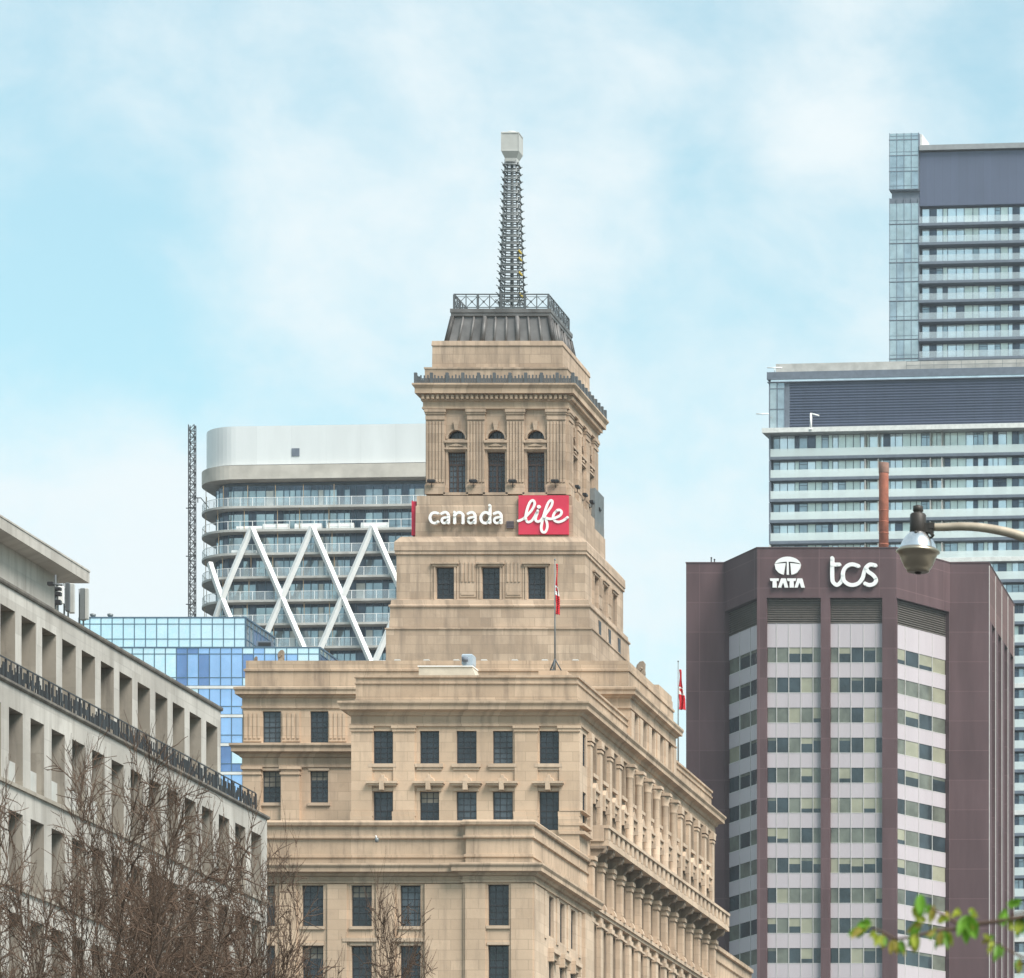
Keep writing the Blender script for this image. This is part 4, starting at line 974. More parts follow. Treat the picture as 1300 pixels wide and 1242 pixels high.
# glazed bays: (frame, a0, a1, pane edges)
wC = lambda u: PX(u, YT)-PC[0]
bays_t = [(FCD, [wC(u) for u in (973.2, 985, 1000.4, 1015.8, 1031.2, 1042)]),
          (FCD, [wC(u) for u in (1053.5, 1064, 1079.5, 1095.5, 1111, 1120)]),
          (FBC, [.12+(LBC-.1)*k/3.0 for k in range(4)]),
          (FDE, [.02]+[.02+(LDE-.15)*(.23+.77*k/3) for k in range(4)])]
rg = random.Random(11); REC_T = .55
for bi, (F, ed) in enumerate(bays_t):
    a0, a1 = ed[0], ed[-1]
    lv = MB(); lv.fbox(F, a0, a1, -REC_T-.3, -REC_T-.2, zlou, zpan)
    n_ = 11
    for k in range(n_):
        z = zlou+(zpan-zlou)*(k+.5)/n_
        lv.hexa([F.p(a0, -REC_T+.05, z-.11), F.p(a1, -REC_T+.05, z-.11), F.p(a1, -REC_T-.2, z+.06), F.p(a0, -REC_T-.2, z+.06),
                 F.p(a0, -REC_T+.05, z-.05), F.p(a1, -REC_T+.05, z-.05), F.p(a1, -REC_T-.2, z+.12), F.p(a0, -REC_T-.2, z+.12)])
    part('louvre', lv, M['louvre'], bt)
    spn = MB(); zz = zlou; nfl = 14
    for k in range(nfl+1):
        zt_ = zw0-PITCH*k
        spn.fbox(F, a0, a1, -REC_T-.15, -REC_T, zt_ if k < nfl else 0, zz); zz = zt_-1.78
    part('spandrel', spn, M['spandrel'], bt)
    for k in range(nfl):
        zt_ = zw0-PITCH*k; zb_ = zt_-1.78; wn = MB()
        dark = .62 if bi == 2 else (.42 if bi == 3 else .30)
        for i in range(len(ed)-1):
            r_ = rg.random(); d = -REC_T-.06
            if r_ < dark: mi = 0
            elif r_ < dark+.33: mi = 1
            else: mi = 2
            e0, e1 = ed[i]+.03, ed[i+1]-.03
            if mi == 2 and rg.random() < .55:      # blind pulled part of the way down
                zc = zb_+(zt_-zb_)*rg.choice((.3, .45, .6))
                wn.poly([F.p(e0, d, zc), F.p(e1, d, zc), F.p(e1, d, zt_), F.p(e0, d, zt_)], 2); wn.poly([F.p(e0, d, zb_), F.p(e1, d, zb_), F.p(e1, d, zc), F.p(e0, d, zc)], 0)
            elif mi == 0 and rg.random() < .3:
                zc = zt_-(zt_-zb_)*.2
                wn.poly([F.p(e0, d, zc), F.p(e1, d, zc), F.p(e1, d, zt_), F.p(e0, d, zt_)], 1); wn.poly([F.p(e0, d, zb_), F.p(e1, d, zb_), F.p(e1, d, zc), F.p(e0, d, zc)], 0)
            else: wn.poly([F.p(e0, d, zb_), F.p(e1, d, zb_), F.p(e1, d, zt_), F.p(e0, d, zt_)], mi)
        wn.fbox(F, a0, a1, -REC_T-.08, -REC_T+.02, zb_-.03, zb_+.03, 3)
        for x in ed[1:-1]: wn.fbox(F, x-.035, x+.035, -REC_T-.06, -REC_T+.03, zb_+.03, zt_, 3)
        part('window', wn, [M['pane_d'], M['pane_m'], M['blind'], M['mull']], bt)
    ml = MB()
    for x in ed[1:-1]: ml.fbox(F, x-.022, x+.022, -REC_T, -REC_T+.05, 20, zlou)
    part('mullion', ml, M['mull'], bt)
# right side: fins between deep slots
zs = PZ(786, YB2); sd_ = MB()
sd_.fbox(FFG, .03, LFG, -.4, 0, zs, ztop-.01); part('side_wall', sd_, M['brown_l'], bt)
gl = MB(); gl.fbox(FFG, .3, LFG, -1.6, -1.3, 0, zs); part('side_glazing', gl, M['pane_d'], bt)
for k in range(5):
    a = .02+6.1*k; fn = MB(); fn.fbox(FFG, a, min(a+2.9, LFG), -1.3, 0, 0, zs-.002, 0); fn.fbox(FFG, a+.004, a+.18, .0, .06, 0, ztop-.3, 1)
    part('fin', fn, [M['brown'], M['mull']], bt)
# logos
LOGO = 'signs on the brown office tower'
def poly_sign(mb, polys, cv, Y, dep, mi=0):
    for P in polys:
        q = [cv(*p) for p in P]; dep += .004
        mb.loft([[(PX(u, Y), Y, PZ(v, Y)) for u, v in q], [(PX(u, Y-0), Y-dep, PZ(v, Y)) for u, v in q]], mi)
cvT = lambda x, y: (965+x*.05385, 695+y*.05385)
YL_ = YT-.05; lg = MB()
def ell(t0, t1, n=14, cx=660, cy=447, rx=312, ry=215): return [(cx+rx*math.cos(R(t0+(t1-t0)*k/n)), cy-ry*math.sin(R(t0+(t1-t0)*k/n))) for k in range(n+1)]
crest = ell(17, 163)
def strip_sign(upper, lower):
    for i in range(len(upper)-1): poly_sign(lg, [[upper[i], upper[i+1], lower[i+1], lower[i]]], cvT, YL_, .3+.002*(i % 5))
lo = [(x, 350+45*((x-660)/300.)**2) for x, y in crest]; strip_sign(crest, lo)
poly_sign(lg, [[(640, 345), (680, 345), (684, 655), (636, 655)]], cvT, YL_, .31)
lft = ell(171, 247, 10)+[(612, 385), (480, 392)]; poly_sign(lg, [[(350, 405), (480, 392), (612, 385), (560, 655), (520, 645), (440, 605), (375, 530)]], cvT, YL_, .3)
poly_sign(lg, [[(720, 385), (840, 395), (967, 412), (948, 515), (880, 605), (800, 645), (745, 655)]], cvT, YL_, .3)
solo('oval_emblem', lg, M['white'], 'white split oval emblem above the smaller block letters', 'sign', LOGO)
lg = MB()
Tt = lambda x: [[(x, 745), (x+215, 745), (x+198, 805), (x+158, 805), (x+158, 960), (x+65, 960), (x+65, 805), (x+17, 805)]]
def Aa(x):
    return [[(x+72, 745), (x+127, 745), (x+127, 850), (x+115, 850), (x+72, 960), (x, 960)], [(x+127, 745), (x+182, 745), (x+240, 960), (x+158, 960), (x+127, 850)]]
for P in (Tt(238), Aa(430), Tt(640), Aa(818)):
    for q in P:
        # split concave outlines into quads so that each cap stays flat
        if len(q) == 8: poly_sign(lg, [[q[0], q[1], q[2], q[7]], [q[3], q[4], q[5], q[6]]], cvT, YL_, .28)
        elif len(q) == 6: poly_sign(lg, [[q[0], q[1], q[2], q[3]], [q[0], q[3], q[4], q[5]]], cvT, YL_, .28)
        else: poly_sign(lg, [q], cvT, YL_, .28)
solo('block_letter_sign', lg, M['white'], 'white block capitals reading TATA under the oval emblem', 'sign', LOGO)
lg = MB(); cvS = lambda x, y: (1045+x*.06154, 695+y*.06154); r_ = .222
for P in ([(195, 235), (195, 400), (195, 640), (215, 730), (290, 785), (365, 735), (412, 640), (412, 560), (440, 465), (520, 385), (620, 362), (735, 398)],
          [(412, 560), (430, 680), (515, 765), (620, 787), (735, 750), (815, 650), (855, 520), (895, 425), (980, 365), (1085, 385)],
          [(895, 425), (930, 505), (1015, 565), (1078, 630), (1095, 700), (1050, 765), (960, 788), (875, 760)], [(195, 366), (340, 366)]):
    stroke(lg, catmull(P, 6), cvS, YT-.05, r_, .3)
solo('script_letter_sign', lg, M['white'], 'large white rounded joined letters reading tcs on the right top panel', 'sign', LOGO)
# roof odds and ends
for u, h, lb in ((903, .9, 'short dark roof pipe near the left edge of the brown tower roof'), (907, .7, 'second thin roof rod on the brown tower left wing')):
    p_ = MB(); x = PX(u, 560); p_.tube([(x, 560, ztop-.6), (x, 560, ztop+h)], .08, 6); p_.lathe((x, 560, ztop+h), [(.05, 0), (.14, .03), (.05, .12)], 8)
    solo('roof_pipe', p_, M['black'], lb, 'pipe', 'pipes on the brown tower roof')
ch = thing('steel_chimney', 'rust red steel chimney standing behind the brown tower parapet', 'chimney', (PX(1122, 566), 566, ztop-.6)); p_ = MB()
x = PX(1122, 566); zc = PZ(588.5, 566)
p_.lathe((x, 566, ztop-.6), [(.58, 0), (.58, zc-ztop), (.56, zc-ztop+.55), (.5, zc-ztop+.6)], 20); part('shaft', p_, M['rust'], ch)
p_ = MB(); p_.lathe((x, 566, zc-1.2), [(.6, 0), (.62, .06), (.62, 1.2), (.60, 1.26)], 20); part('cap', p_, plain('soot_brown_steel', (.23, .13, .10), .85, vary=.3), ch)
for k in range(6):
    p_ = MB(); p_.lathe((x, 566, ztop+1.0+k*1.35), [(.585, 0), (.61, .02), (.61, .1), (.585, .12)], 20); part('flange', p_, M['rust'], ch)

# ------------------------------------------------------------------ glass condominium slabs far right
ROT = -4.9
def glaz(mb, F, a0, a1, z0, z1, d, pat, rng, mulw=.04, flip=.15, types=4):
    """one storey of glazing: panes of pattern (width, type); type indexes the material"""
    for (x0, x1, ty) in pat:
        if rng.random() < flip: ty = rng.randrange(types)
        mb.poly([F.p(x0+.03, d, z0), F.p(x1-.03, d, z0), F.p(x1-.03, d, z1), F.p(x0+.03, d, z1)], ty)
        if ty in (1, 2) and rng.random() < .5:
            zc = z0+(z1-z0)*.8
            mb.fbox(F, x0, x1, d, d+.05, zc-.03, zc+.03, types)
    for (x0, x1, ty) in pat: mb.fbox(F, x0-mulw, x0+mulw, d-.05, d+.06, z0, z1, types)
def pattern(rng, a0, a1, wts, wmin, wmax):
    p, a = [], a0
    while a < a1-.01:
        w_ = min(rng.uniform(wmin, wmax), a1-a)
        if a1-a-w_ < wmin*.5: w_ = a1-a
        p.append((a, a+w_, rng.choices(range(len(wts)), wts)[0])); a += w_
    return p
GM = [M['mint'], M['cglass'], M['cglass_d'], M['cglass_l'], M['slab_d']]
Yp = 680.0; FP = Fr(PX(976, Yp), Yp, ROT); WP = 62.0; zP = lambda v: PZ(v, Yp)
pc = thing('glass_condominium', 'wide mint glass condominium with stacked balconies behind the brown tower', 'apartment block', FP.p(25, -10, 0))
core = MB(); core.fbox(FP, .1, WP, -24, -1.7, 0, zP(486)); core.fbox(FP, .02, 3.0, -24, -.2, zP(545), zP(486)-.01); part('core', core, M['slab_d'], pc)
# crown: dark louvred plant storey with a glazed corner and pale parapet
cr_ = MB(); cr_.fbox(FP, 2.4, WP, -1.7, -.35, zP(545), zP(486)); part('plant_wall', cr_, M['slate'], pc)
lv = MB()
for k in range(17):
    z = zP(545)+(zP(486)-zP(545))*(k+.5)/17; lv.fbox(FP, 2.4, WP, -.35, -.22, z-.09, z+.06)
part('plant_louvre', lv, M['slate'], pc)
cg_ = MB()
for k in range(2): cg_.poly([FP.p(.1+1.1*k+.05, -.15, zP(545)), FP.p(1.2+1.1*k-.05, -.15, zP(545)), FP.p(1.2+1.1*k-.05, -.15, zP(486)), FP.p(.1+1.1*k+.05, -.15, zP(486))], k)
for z in (zP(545), zP(520), zP(494)): cg_.fbox(FP, 0, 2.35, -.2, -.08, z, z+.1, 2)
for k in range(3): cg_.fbox(FP, 1.12*k, 1.12*k+.1, -.2, -.07, zP(545), zP(486), 2)
part('corner_glazing', cg_, [M['greenglass'], M['cglass'], M['slab_d']], pc)
rf = MB(); rf.fbox(FP, -.2, WP, -24, .1, zP(486), zP(485)+.0); rf.fbox(FP, -.25, WP, -24, .15, zP(482.5), zP(473)); part('roof_band', rf, M['slab_d'], pc)
rf = MB(); rf.fbox(FP, .3, WP, -.3, .05, zP(485), zP(482.6))
part('clerestory', rf, M['cglass_l'], pc)
rf = MB(); rf.fbox(FP, .8, WP, -22, -.9, zP(473), zP(460.5)); part('roof_parapet', rf, M['slab_l'], pc)
rf = MB(); rf.fbox(FP, 20, WP, -.5, -.46, zP(462), zP(461.4)); rf.fbox(FP, 20, WP, -.5, -.46, zP(467), zP(466.5))
for k in range(20): rf.fbox(FP, 20+2*k, 20.05+2*k, -.5, -.45, zP(473), zP(461.4))
part('roof_rail', rf, M['steel'], pc)
lg_ = MB(); lg_.fbox(FP, -.75, WP, -3, 1.0, zP(551.5), zP(545.5)); part('ledge', lg_, M['slab_w'], pc)
rngc = random.Random(5)
pat0 = pattern(rngc, .35, WP, (.50, .25, .08, .17), .62, 1.25)
PF_ = 26.75*Yp/FPX
sl0 = zP(584)
for k in range(29):
    zs_ = sl0-PF_*k                       # underside of this floor slab
    zt_ = zP(552) if k == 0 else sl0-PF_*(k-1)-.05
    gz = MB(); glaz(gz, FP, 0, WP, zs_+.72, zt_-.02, -1.0, pat0, rngc); part('storey_glazing', gz, GM, pc)
    sb = MB(); sb.fbox(FP, .05, WP, -1.7, .05, zs_, zs_+.42 if (k+1) % 6 else zs_+.62); sb.fbox(FP, .02, .25, -1.7, .0, zs_+.42, zt_-.05)
    part('balcony_slab', sb, M['slab_d'] if k < 5 or k % 2 and (k+1) % 6 else (M['slab_w'] if (k+1) % 6 == 0 else M['slab_d']), pc)
    rb = MB(); rb.fbox(FP, .15, WP, -.02, .0, zs_+.40, zs_+1.55); part('balcony_rail', rb, M['rail'], pc)
    if k < 12:
        pt_ = MB()
        for a in (14, 15.9, 23.5, 25.2): pt_.fbox(FP, a, a+.12, -1.4, -.05, zs_+.43, zt_-.06)
        part('balcony_divider', pt_, M['slab_l'], pc)
# davits
def davit(u0, v0, v1, u1, Y, lb, flat=False):
    p_ = MB()
    if flat: p_.tube([at(u0, v0, Y), at(u1, v0, Y)], .09, 6); p_.tube([at(u0+ (u1-u0)*.5, v0, Y), at(u0+(u1-u0)*.5, v1, Y)], .06, 6)
    else:
        p_.tube([at(u0, v1, Y), at(u0, v0, Y)], .16, 8); p_.tube([at(u0-.5, v0, Y), at(u1, v0+3, Y)], .11, 6); p_.lathe(at(u0, v1, Y), [(.3, 0), (.3, .1), (.18, .14)], 10)
    return solo('roof_davit', p_, M['white'], lb, 'davit', 'davits on the condominium roof')
davit(1029.5, 525, 546, 1040, Yp-1.4, 'white davit post with short arm on the condominium ledge')
davit(960, 525.5, 527.5, 976, Yp-1, 'thin pole sticking out sideways beside the louvred plant storey', True)
davit(974, 467, 472, 993, Yp-1, 'thin davit pole lying across the condominium parapet corner', True)

Yu = 750.0; FU = Fr(PX(1128.5, Yu), Yu, ROT); WU = 45.0; zU = lambda v: PZ(v, Yu); WSg = 4.85
tc2 = thing('tall_condominium', 'taller slate grey condominium tower rising behind the mint glass block', 'apartment tower', FU.p(20, -10, 0))
core = MB(); core.fbox(FU, WSg-.2, WU, -22, -1.5, 0, zU(187)); core.fbox(FU, .1, WSg, -20, -.12, 0, zU(252)); core.fbox(FU, .35, WSg, -20, -.5, zU(252), zU(243)); core.fbox(FU, .1, WSg, -20, -.12, zU(243), zU(170)); part('core', core, M['slab_d'], tc2)
pn = MB(); pn.fbox(FU, WSg+.05, WU, -1.4, -.3, zU(262), zU(194)); part('plant_wall', pn, M['slate'], tc2)
pn = MB(); pn.fbox(FU, WSg+.1, WU, -22, .25, zU(192.5), zU(186)); part('roof_edge', pn, plain('grey_roof_edge', (.27, .28, .29), .6), tc2)
pn = MB(); pn.fbox(FU, WSg-.05, WSg+.3, -6, -.9, zU(186), zU(169.5)); part('parapet_fin', pn, M['slab_w'], tc2)
sg_ = MB()
def strip(z0, z1):
    for i in range(4): sg_.poly([FU.p(.1+1.17*i+.04, 0, z0), FU.p(.1+1.17*(i+1)-.04, 0, z0), FU.p(.1+1.17*(i+1)-.04, 0, z1), FU.p(.1+1.17*i+.04, 0, z1)], rngc.choice((0, 0, 0, 0, 2)))
    sg_.fbox(FU, 0, WSg, -.1, .06, z0-.06, z0+.06, 3); sg_.fbox(FU, .1, WSg-.05, -.05, .03, z0+.55, z0+.61, 3)
for va, vb in ((178, 170), (198, 178), (218, 198), (241, 218)): strip(zU(va), zU(vb))
PU = 24.4*Yu/FPX
for k in range(10): strip(zU(285+24.4*k), zU(285+24.4*(k-1)+1) if k else zU(259))
for i in range(5): sg_.fbox(FU, .06+1.17*i, .14+1.17*i, -.1, .05, zU(455+50), zU(252), 3); sg_.fbox(FU, .06+1.17*i, .14+1.17*i, -.1, .05, zU(242), zU(169.5), 3)
part('strip_glazing', sg_, [M['greenglass'], M['mint'], M['cglass'], M['slab_d']], tc2)
pat1 = pattern(rngc, WSg+.2, WU, (.16, .28, .12, .44), .7, 1.5)
for k in range(11):
    zs_ = zU(287.5+24.4*k); zt_ = zU(262) if k == 0 else zU(287.5+24.4*(k-1))-.05
    gz = MB(); glaz(gz, FU, 0, WU, zs_+.4, zt_-.25, -1.3, pat1, rngc, .05, .18); part('storey_glazing', gz, [M['mint'], M['cglass'], M['cglass_d'], M['cglass_l'], M['slate']], tc2)
    sb = MB(); sb.fbox(FU, WSg+.02, WU, -1.5, .3, zs_-.12, zs_+.3); part('balcony_slab', sb, M['slab_d'], tc2)
    rb = MB(); rb.fbox(FU, WSg+.1, WU, .22, .25, zs_+.3, zs_+1.35); part('balcony_rail', rb, M['rail_c'], tc2)

# ------------------------------------------------------------------ white lattice condominium on the left
Yw = 600.0; RW = 6.0
FW = Fr(PX(253.5, Yw)-1.5, Yw, ROT*.75); zW = lambda v: PZ(v, Yw)
def rpath(inset, n=14, depth=24.0, wid=42.0):
    """rounded-corner plan outline, counter-clockwise, pulled in by inset"""
    r = RW-inset; P = [FW.p(inset, -depth, 0), ]
    for k in range(n+1):
        t = math.pi+math.pi/2*k/n; P.append(FW.p(RW+r*math.cos(t), -RW-(r*math.sin(t)), 0))
    P.append(FW.p(wid, -inset, 0))
    return [(p[0], p[1]) for p in P]
lc = thing('lattice_condominium', 'rounded glass condominium wrapped in white diagonal lattice beams', 'apartment tower', FW.p(18, -12, 0))
def ring(mb, inset, z0, z1, mi=0, thick=None):
    pr = [(0, z0), (0, z1)] if thick is None else [(-thick, z0), (0, z0), (0, z1), (-thick, z1)]
    mb.sweep(rpath(inset), pr, mi, False, False)
def cap(mb, inset, z, mi=0):
    mb.poly([(p[0], p[1], z) for p in rpath(inset)]+[FW.p(42, -24, z)], mi)
m_ = MB(); ring(m_, .6, zW(590), zW(541)); cap(m_, .6, zW(541)); part('penthouse_wall', m_, M['pmetal'], lc)
m_ = MB(); m_.fbox(FW, 14.5, 42, -22, -2.0, zW(541), zW(538)); part('penthouse_roof', m_, M['slab_d'], lc)
m_ = MB(); a = PX(371, Yw)-FW.ox; m_.fbox(FW, a, a+1.0, -.62, -.53, zW(580), zW(570)); part('penthouse_vent', m_, M['slab_d'], lc)
m_ = MB(); ring(m_, 0.0, zW(609.5), zW(592), 0, 2.5); part('roof_band', m_, M['conc'], lc)
PW = 2.98; rngw = random.Random(9)
pts = rpath(1.75)
def along(path):
    o_ = [0.0]
    for p, q in zip(path, path[1:]): o_.append(o_[-1]+math.hypot(q[0]-p[0], q[1]-p[1]))
    return o_
zf = zW(643.5)
LG = [M['cglass'], M['cglass_d'], M['greenglass'], M['tan'], M['slab_w'], M['mullion_b']]
def walk(path, s):
    L = along(path)
    for i in range(len(path)-1):
        if s <= L[i+1] or i == len(path)-2:
            t = (s-L[i])/(L[i+1]-L[i]); p, q = path[i], path[i+1]
            return (p[0]+(q[0]-p[0])*t, p[1]+(q[1]-p[1])*t)
Ltot = along(pts)[-1]
s0 = 12.0
cells = []; s_ = s0
while s_ < Ltot-.1:
    w_ = rngw.choice((.75, .95, 1.1, 1.25)); cells.append((s_, min(s_+w_, Ltot), rngw.choices(range(5), (.50, .24, .20, .0, .06))[0])); s_ += w_
for k in range(12):
    zs_ = zf-PW*k; zt_ = zs_+PW-.3
    g_ = MB()
    for (x0, x1, ty) in cells:
        if rngw.random() < .2: ty = rngw.choices(range(5), (.46, .3, .2, .0, .04))[0]
        p, q = walk(pts, x0), walk(pts, x1)
        g_.poly([(p[0], p[1], zs_), (q[0], q[1], zs_), (q[0], q[1], zt_-.42), (p[0], p[1], zt_-.42)], ty)
        g_.poly([(p[0], p[1], zt_-.42), (q[0], q[1], zt_-.42), (q[0], q[1], zt_+.2), (p[0], p[1], zt_+.2)], 1)  # dark strip: shade under the slab above, put into the pane colour
        g_.box(p[0]-.04, p[0]+.04, p[1]-.08, p[1]+.05, zs_, zt_, 5)
    part('storey_glazing', g_, LG, lc)
    m_ = MB(); ring(m_, 0.0, zs_-.28, zs_, 0, 2.2); part('balcony_slab', m_, M['slab_l'], lc)
    m_ = MB(); ring(m_, .12, zs_, zs_+(1.05 if k != 1 else .1)); part('balcony_rail', m_, M['rail_c'], lc)
    m_ = MB(); rp = rpath(.1); Lr = along(rp)[-1]
    ring(m_, .1, zs_+1.03, zs_+1.09, 0, .06)
    sx = 12.0
    while sx < Lr:
        p = walk(rp, sx); m_.box(p[0]-.03, p[0]+.03, p[1]-.03, p[1]+.03, zs_, zs_+1.05); sx += 1.6
    part('rail_posts', m_, M['white'], lc)
    if k < 9:
        m_ = MB()
        for j in range(8):
            p = walk(rp, 14+rngw.uniform(0, 1)+j*3.6); m_.box(p[0]-.03, p[0]+.03, p[1]+.1, p[1]+.16, zs_, zt_)
        [part('shoring_post', q_, M['tan'], lc) for q_ in islands(m_)]
m_ = MB(); m_.sweep(rpath(2.2), [(0, 0), (0, zW(592))], 0, False, False); part('core', m_, M['slab_d'], lc)
m_ = MB(); m_.sweep(rpath(1.2), [(0, 0), (0, zf-PW*12)], 0, False, False); part('podium_wall', m_, M['slab_d'], lc)
# diagonal beams follow the outline, rounding the corner
lp = rpath(-.22); Ll = along(lp); 
def s_of_u(u):
    best = None
    x = (u-CXP)/FPX
    s = 20.5
    while s < Ll[-1]:
        p = walk(lp, s); e = p[0]-x*p[1]
        if e >= 0: return s
        s += .05
    return Ll[-1]
s_lim = s_of_u(266)
sA = [s_of_u(u) for u in (319, 394, 473)]; per = (sA[2]-sA[0])/2
zA, zX = zW(672), zW(761); HX = zA-zX
def beam(sa, za, sb, zb):
    m_ = MB(); pts_ = []
    n = 30
    for k in range(n+1):
        s = sa+(sb-sa)*k/n
        if s < s_lim or s > Ll[-1]: continue
        p = walk(lp, s); pts_.append((p[0], p[1], za+(zb-za)*k/n))
    if len(pts_) > 1:
        m_.tube(pts_, .40, 4, 0, False); part('lattice_beam', m_, M['white'], lc)
for j in range(-1, 6):
    s = sA[0]+per*j
    for sg2 in (-1, 1):
        beam(s, zA, s+sg2*per/2, zX); beam(s+sg2*per/2, zX, s+sg2*per, zX-HX); 
    for sg2 in (-1, 1): beam(s, zX-HX, s+sg2*per/2, zX-2*HX); beam(s+sg2*per/2, zX-2*HX, s, zX-3*HX)
# white wrapped cladding pieces lying on the balconies
for i, (u0, u1, v0, v1) in enumerate(((325, 357, 663, 670), (366, 399, 663, 670), (407, 440, 662, 669), (450, 484, 661.5, 668.5), (292, 324, 669, 673.5), (286, 316, 698, 702))):
    p0, p1 = walk(rpath(.2), s_of_u(u0)), walk(rpath(.2), s_of_u(u1))
    za = zf-PW*(1 if i < 5 else 2)+.02; h = (v1-v0)*.1; m_ = MB()
    F = Fr(p0[0], p0[1]+.35, ROT*.75); L = math.hypot(p1[0]-p0[0], p1[1]-p0[1])
    m_.loft([[F.p(a, d, za+.02+z) for d, z in ((-.25, 0), (.25, 0), (.3, h*.4), (.2, h), (-.2, h), (-.3, h*.4))] for a in (0, L*.02, L*.98, L)])
    solo('wrapped_beam', m_, M['white'], ['first white wrapped bundle from the left on the upper lattice balcony', 'second white wrapped bundle in the row above the lattice peaks', 'third white wrapped bundle in the row above the lattice peaks', 'rightmost white wrapped bundle in the row above the lattice peaks', 'thin white length lying left of the first lattice peak', 'thin white length on the balcony left of the first lattice beam'][i], 'bundle', 'wrapped bundles on the lattice condominium')

# hoist mast beside it
hm = thing('hoist_mast', 'tall dark lattice hoist mast standing beside the lattice condominium', 'hoist mast', (PX(244, 599), 599, 0)); x, y = PX(244, 599), 599.0
m_ = MB(); hw_ = .36; zt_ = PZ(540, 599)
for sx in (-1, 1):
    for sy in (-1, 1): m_.box(x+sx*hw_-.05, x+sx*hw_+.05, y+sy*hw_-.05, y+sy*hw_+.05, 0, zt_)
part('leg', m_, M['black'], hm)
m_ = MB(); z = 60.0; k = 0
while z < zt_-.7:
    for sy in (-1, 1): m_.bar((x-hw_, y+sy*hw_, z if k % 2 else z+.75), (x+hw_, y+sy*hw_, z+.75 if k % 2 else z), .035); m_.box(x-hw_, x+hw_, y+sy*hw_-.04, y+sy*hw_+.04, z-.04, z+.04)
    for sx in (-1, 1): m_.bar((x+sx*hw_, y-hw_, z), (x+sx*hw_, y+hw_, z+.75), .03)
    z += .75; k += 1
part('bracing', m_, M['black'], hm)
for v, (ua, ub) in ((646, (237, 247)), (707, (237, 247)), (768, (237, 247)), (633, (244, 256))):
    m_ = MB(); m_.tube([(PX(ua, y), y-.3, PZ(v, y)), (PX(ub, y), y-.3, PZ(v, y))], .07, 5)
    if ub > 250: m_.tube([(PX(252, y), y-.3, PZ(v, y)), (PX(252, y), y-.3, PZ(v+6, y))], .06, 5); m_.tube([(PX(ub, y), y-.3, PZ(v, y)), FW.p(1.0, -5, PZ(v, y))], .06, 5)
    part('tie', m_, M['black'], hm)

# ------------------------------------------------------------------ blue glass office block
bb = thing('blue_glass_block', 'blue and cyan glass office block between the grey and beige stone buildings', 'office block', (-130, 455, 0))
Y1, Y2 = 452.0, 447.0
BG = [M['bg_l'], M['bg_m'], M['bg_d'], M['mullion_b'], M['slab_w'], M['pane_d']]
def curtain(name, F, L, zs, pw, rng, wts, runs=None, mull=True):
    m_ = MB(); n = max(1, round(L/pw)); pw = L/n
    for r_ in range(len(zs)-1):
        z1, z0 = zs[r_], zs[r_+1]; ty = 0; left = 0
        for i in range(n):
            if left <= 0: ty = rng.choices(range(3), wts)[0]; left = rng.choice((1, 2, 3, 4))
            left -= 1
            t = runs(i*pw, r_, ty) if runs else ty
            m_.poly([F.p(i*pw+.03, 0, z0), F.p((i+1)*pw-.03, 0, z0), F.p((i+1)*pw-.03, 0, z1), F.p(i*pw+.03, 0, z1)], t)
        m_.fbox(F, 0, L, -.1, .05, z0-.04, z0+.04, 3)
    for i in range(n+1): m_.fbox(F, i*pw-.035, i*pw+.035, -.1, .06, zs[-1], zs[0], 3)
    m_.fbox(F, 0, L, -.1, .08, zs[0]-.02, zs[0]+.12, 3)
    return part(name, m_, BG, bb)
rb_ = random.Random(21)
xa, xb = PX(100, Y1), PX(312, Y1); z_ = lambda v: PZ(v, Y1)
F1 = Fr(xa, Y1, 0); F1s = Fr(xb, Y1, 90)
m_ = MB(); m_.box(xa, xb-.12, Y1+.12, Y1+9.8, 40, z_(785)-.02); part('upper_core', m_, M['mullion_b'], bb)
curtain('upper_glazing', F1, xb-xa, [z_(785), z_(792.5), z_(811.5), z_(825.5)], 1.04, rb_, (.97, .03, 0))
curtain('upper_side_glazing', F1s, 10, [z_(785), z_(792.5), z_(811.5), z_(825.5)], 1.25, rb_, (.75, .2, .05))
m_ = MB(); m_.fbox(F1, 17.0, 18.6, -.02, .1, z_(822), z_(814), 0); m_.fbox(F1, 17.2, 18.4, .1, .13, z_(820.5), z_(816), 1); part('wall_vent', m_, [M['slab_d'], M['black']], bb)
xc, xd = PX(140, Y2), PX(406, Y2); y_ = lambda v: PZ(v, Y2)
F2 = Fr(xc, Y2, 0); F2s = Fr(xd, Y2, 90)
m_ = MB(); m_.box(xc, xd-.12, Y2+.12, Y2+14, 0, y_(823)-.02); part('lower_core', m_, M['mullion_b'], bb)
zs = [y_(823), y_(830.5)]
ft, v = [], 830.5
aa = lambda u: PX(u, Y2)-xc
def runs_top(a, r_, ty):
    if a < aa(224): return 0
    if r_ == 0: return 2 if aa(224) < a < aa(240) else (1 if aa(240) < a < aa(300) or aa(312) < a < aa(330) else 0)
    for u0, u1, t in ((224, 241, 2), (241, 255, 1), (255, 270, 2), (270, 301, 1), (301, 310, 0)):
        if aa(u0) <= a+.5 < aa(u1): return t
    return ty
curtain('storey_glazing', F2, xd-xc, [y_(823), y_(830.5), y_(860.5), y_(871)], 1.06, rb_, (.6, .35, .05), runs_top)
curtain('side_glazing', F2s, 13, [y_(823), y_(830.5), y_(860.5), y_(871)], 1.3, rb_, (.5, .4, .1))
v = 871.0
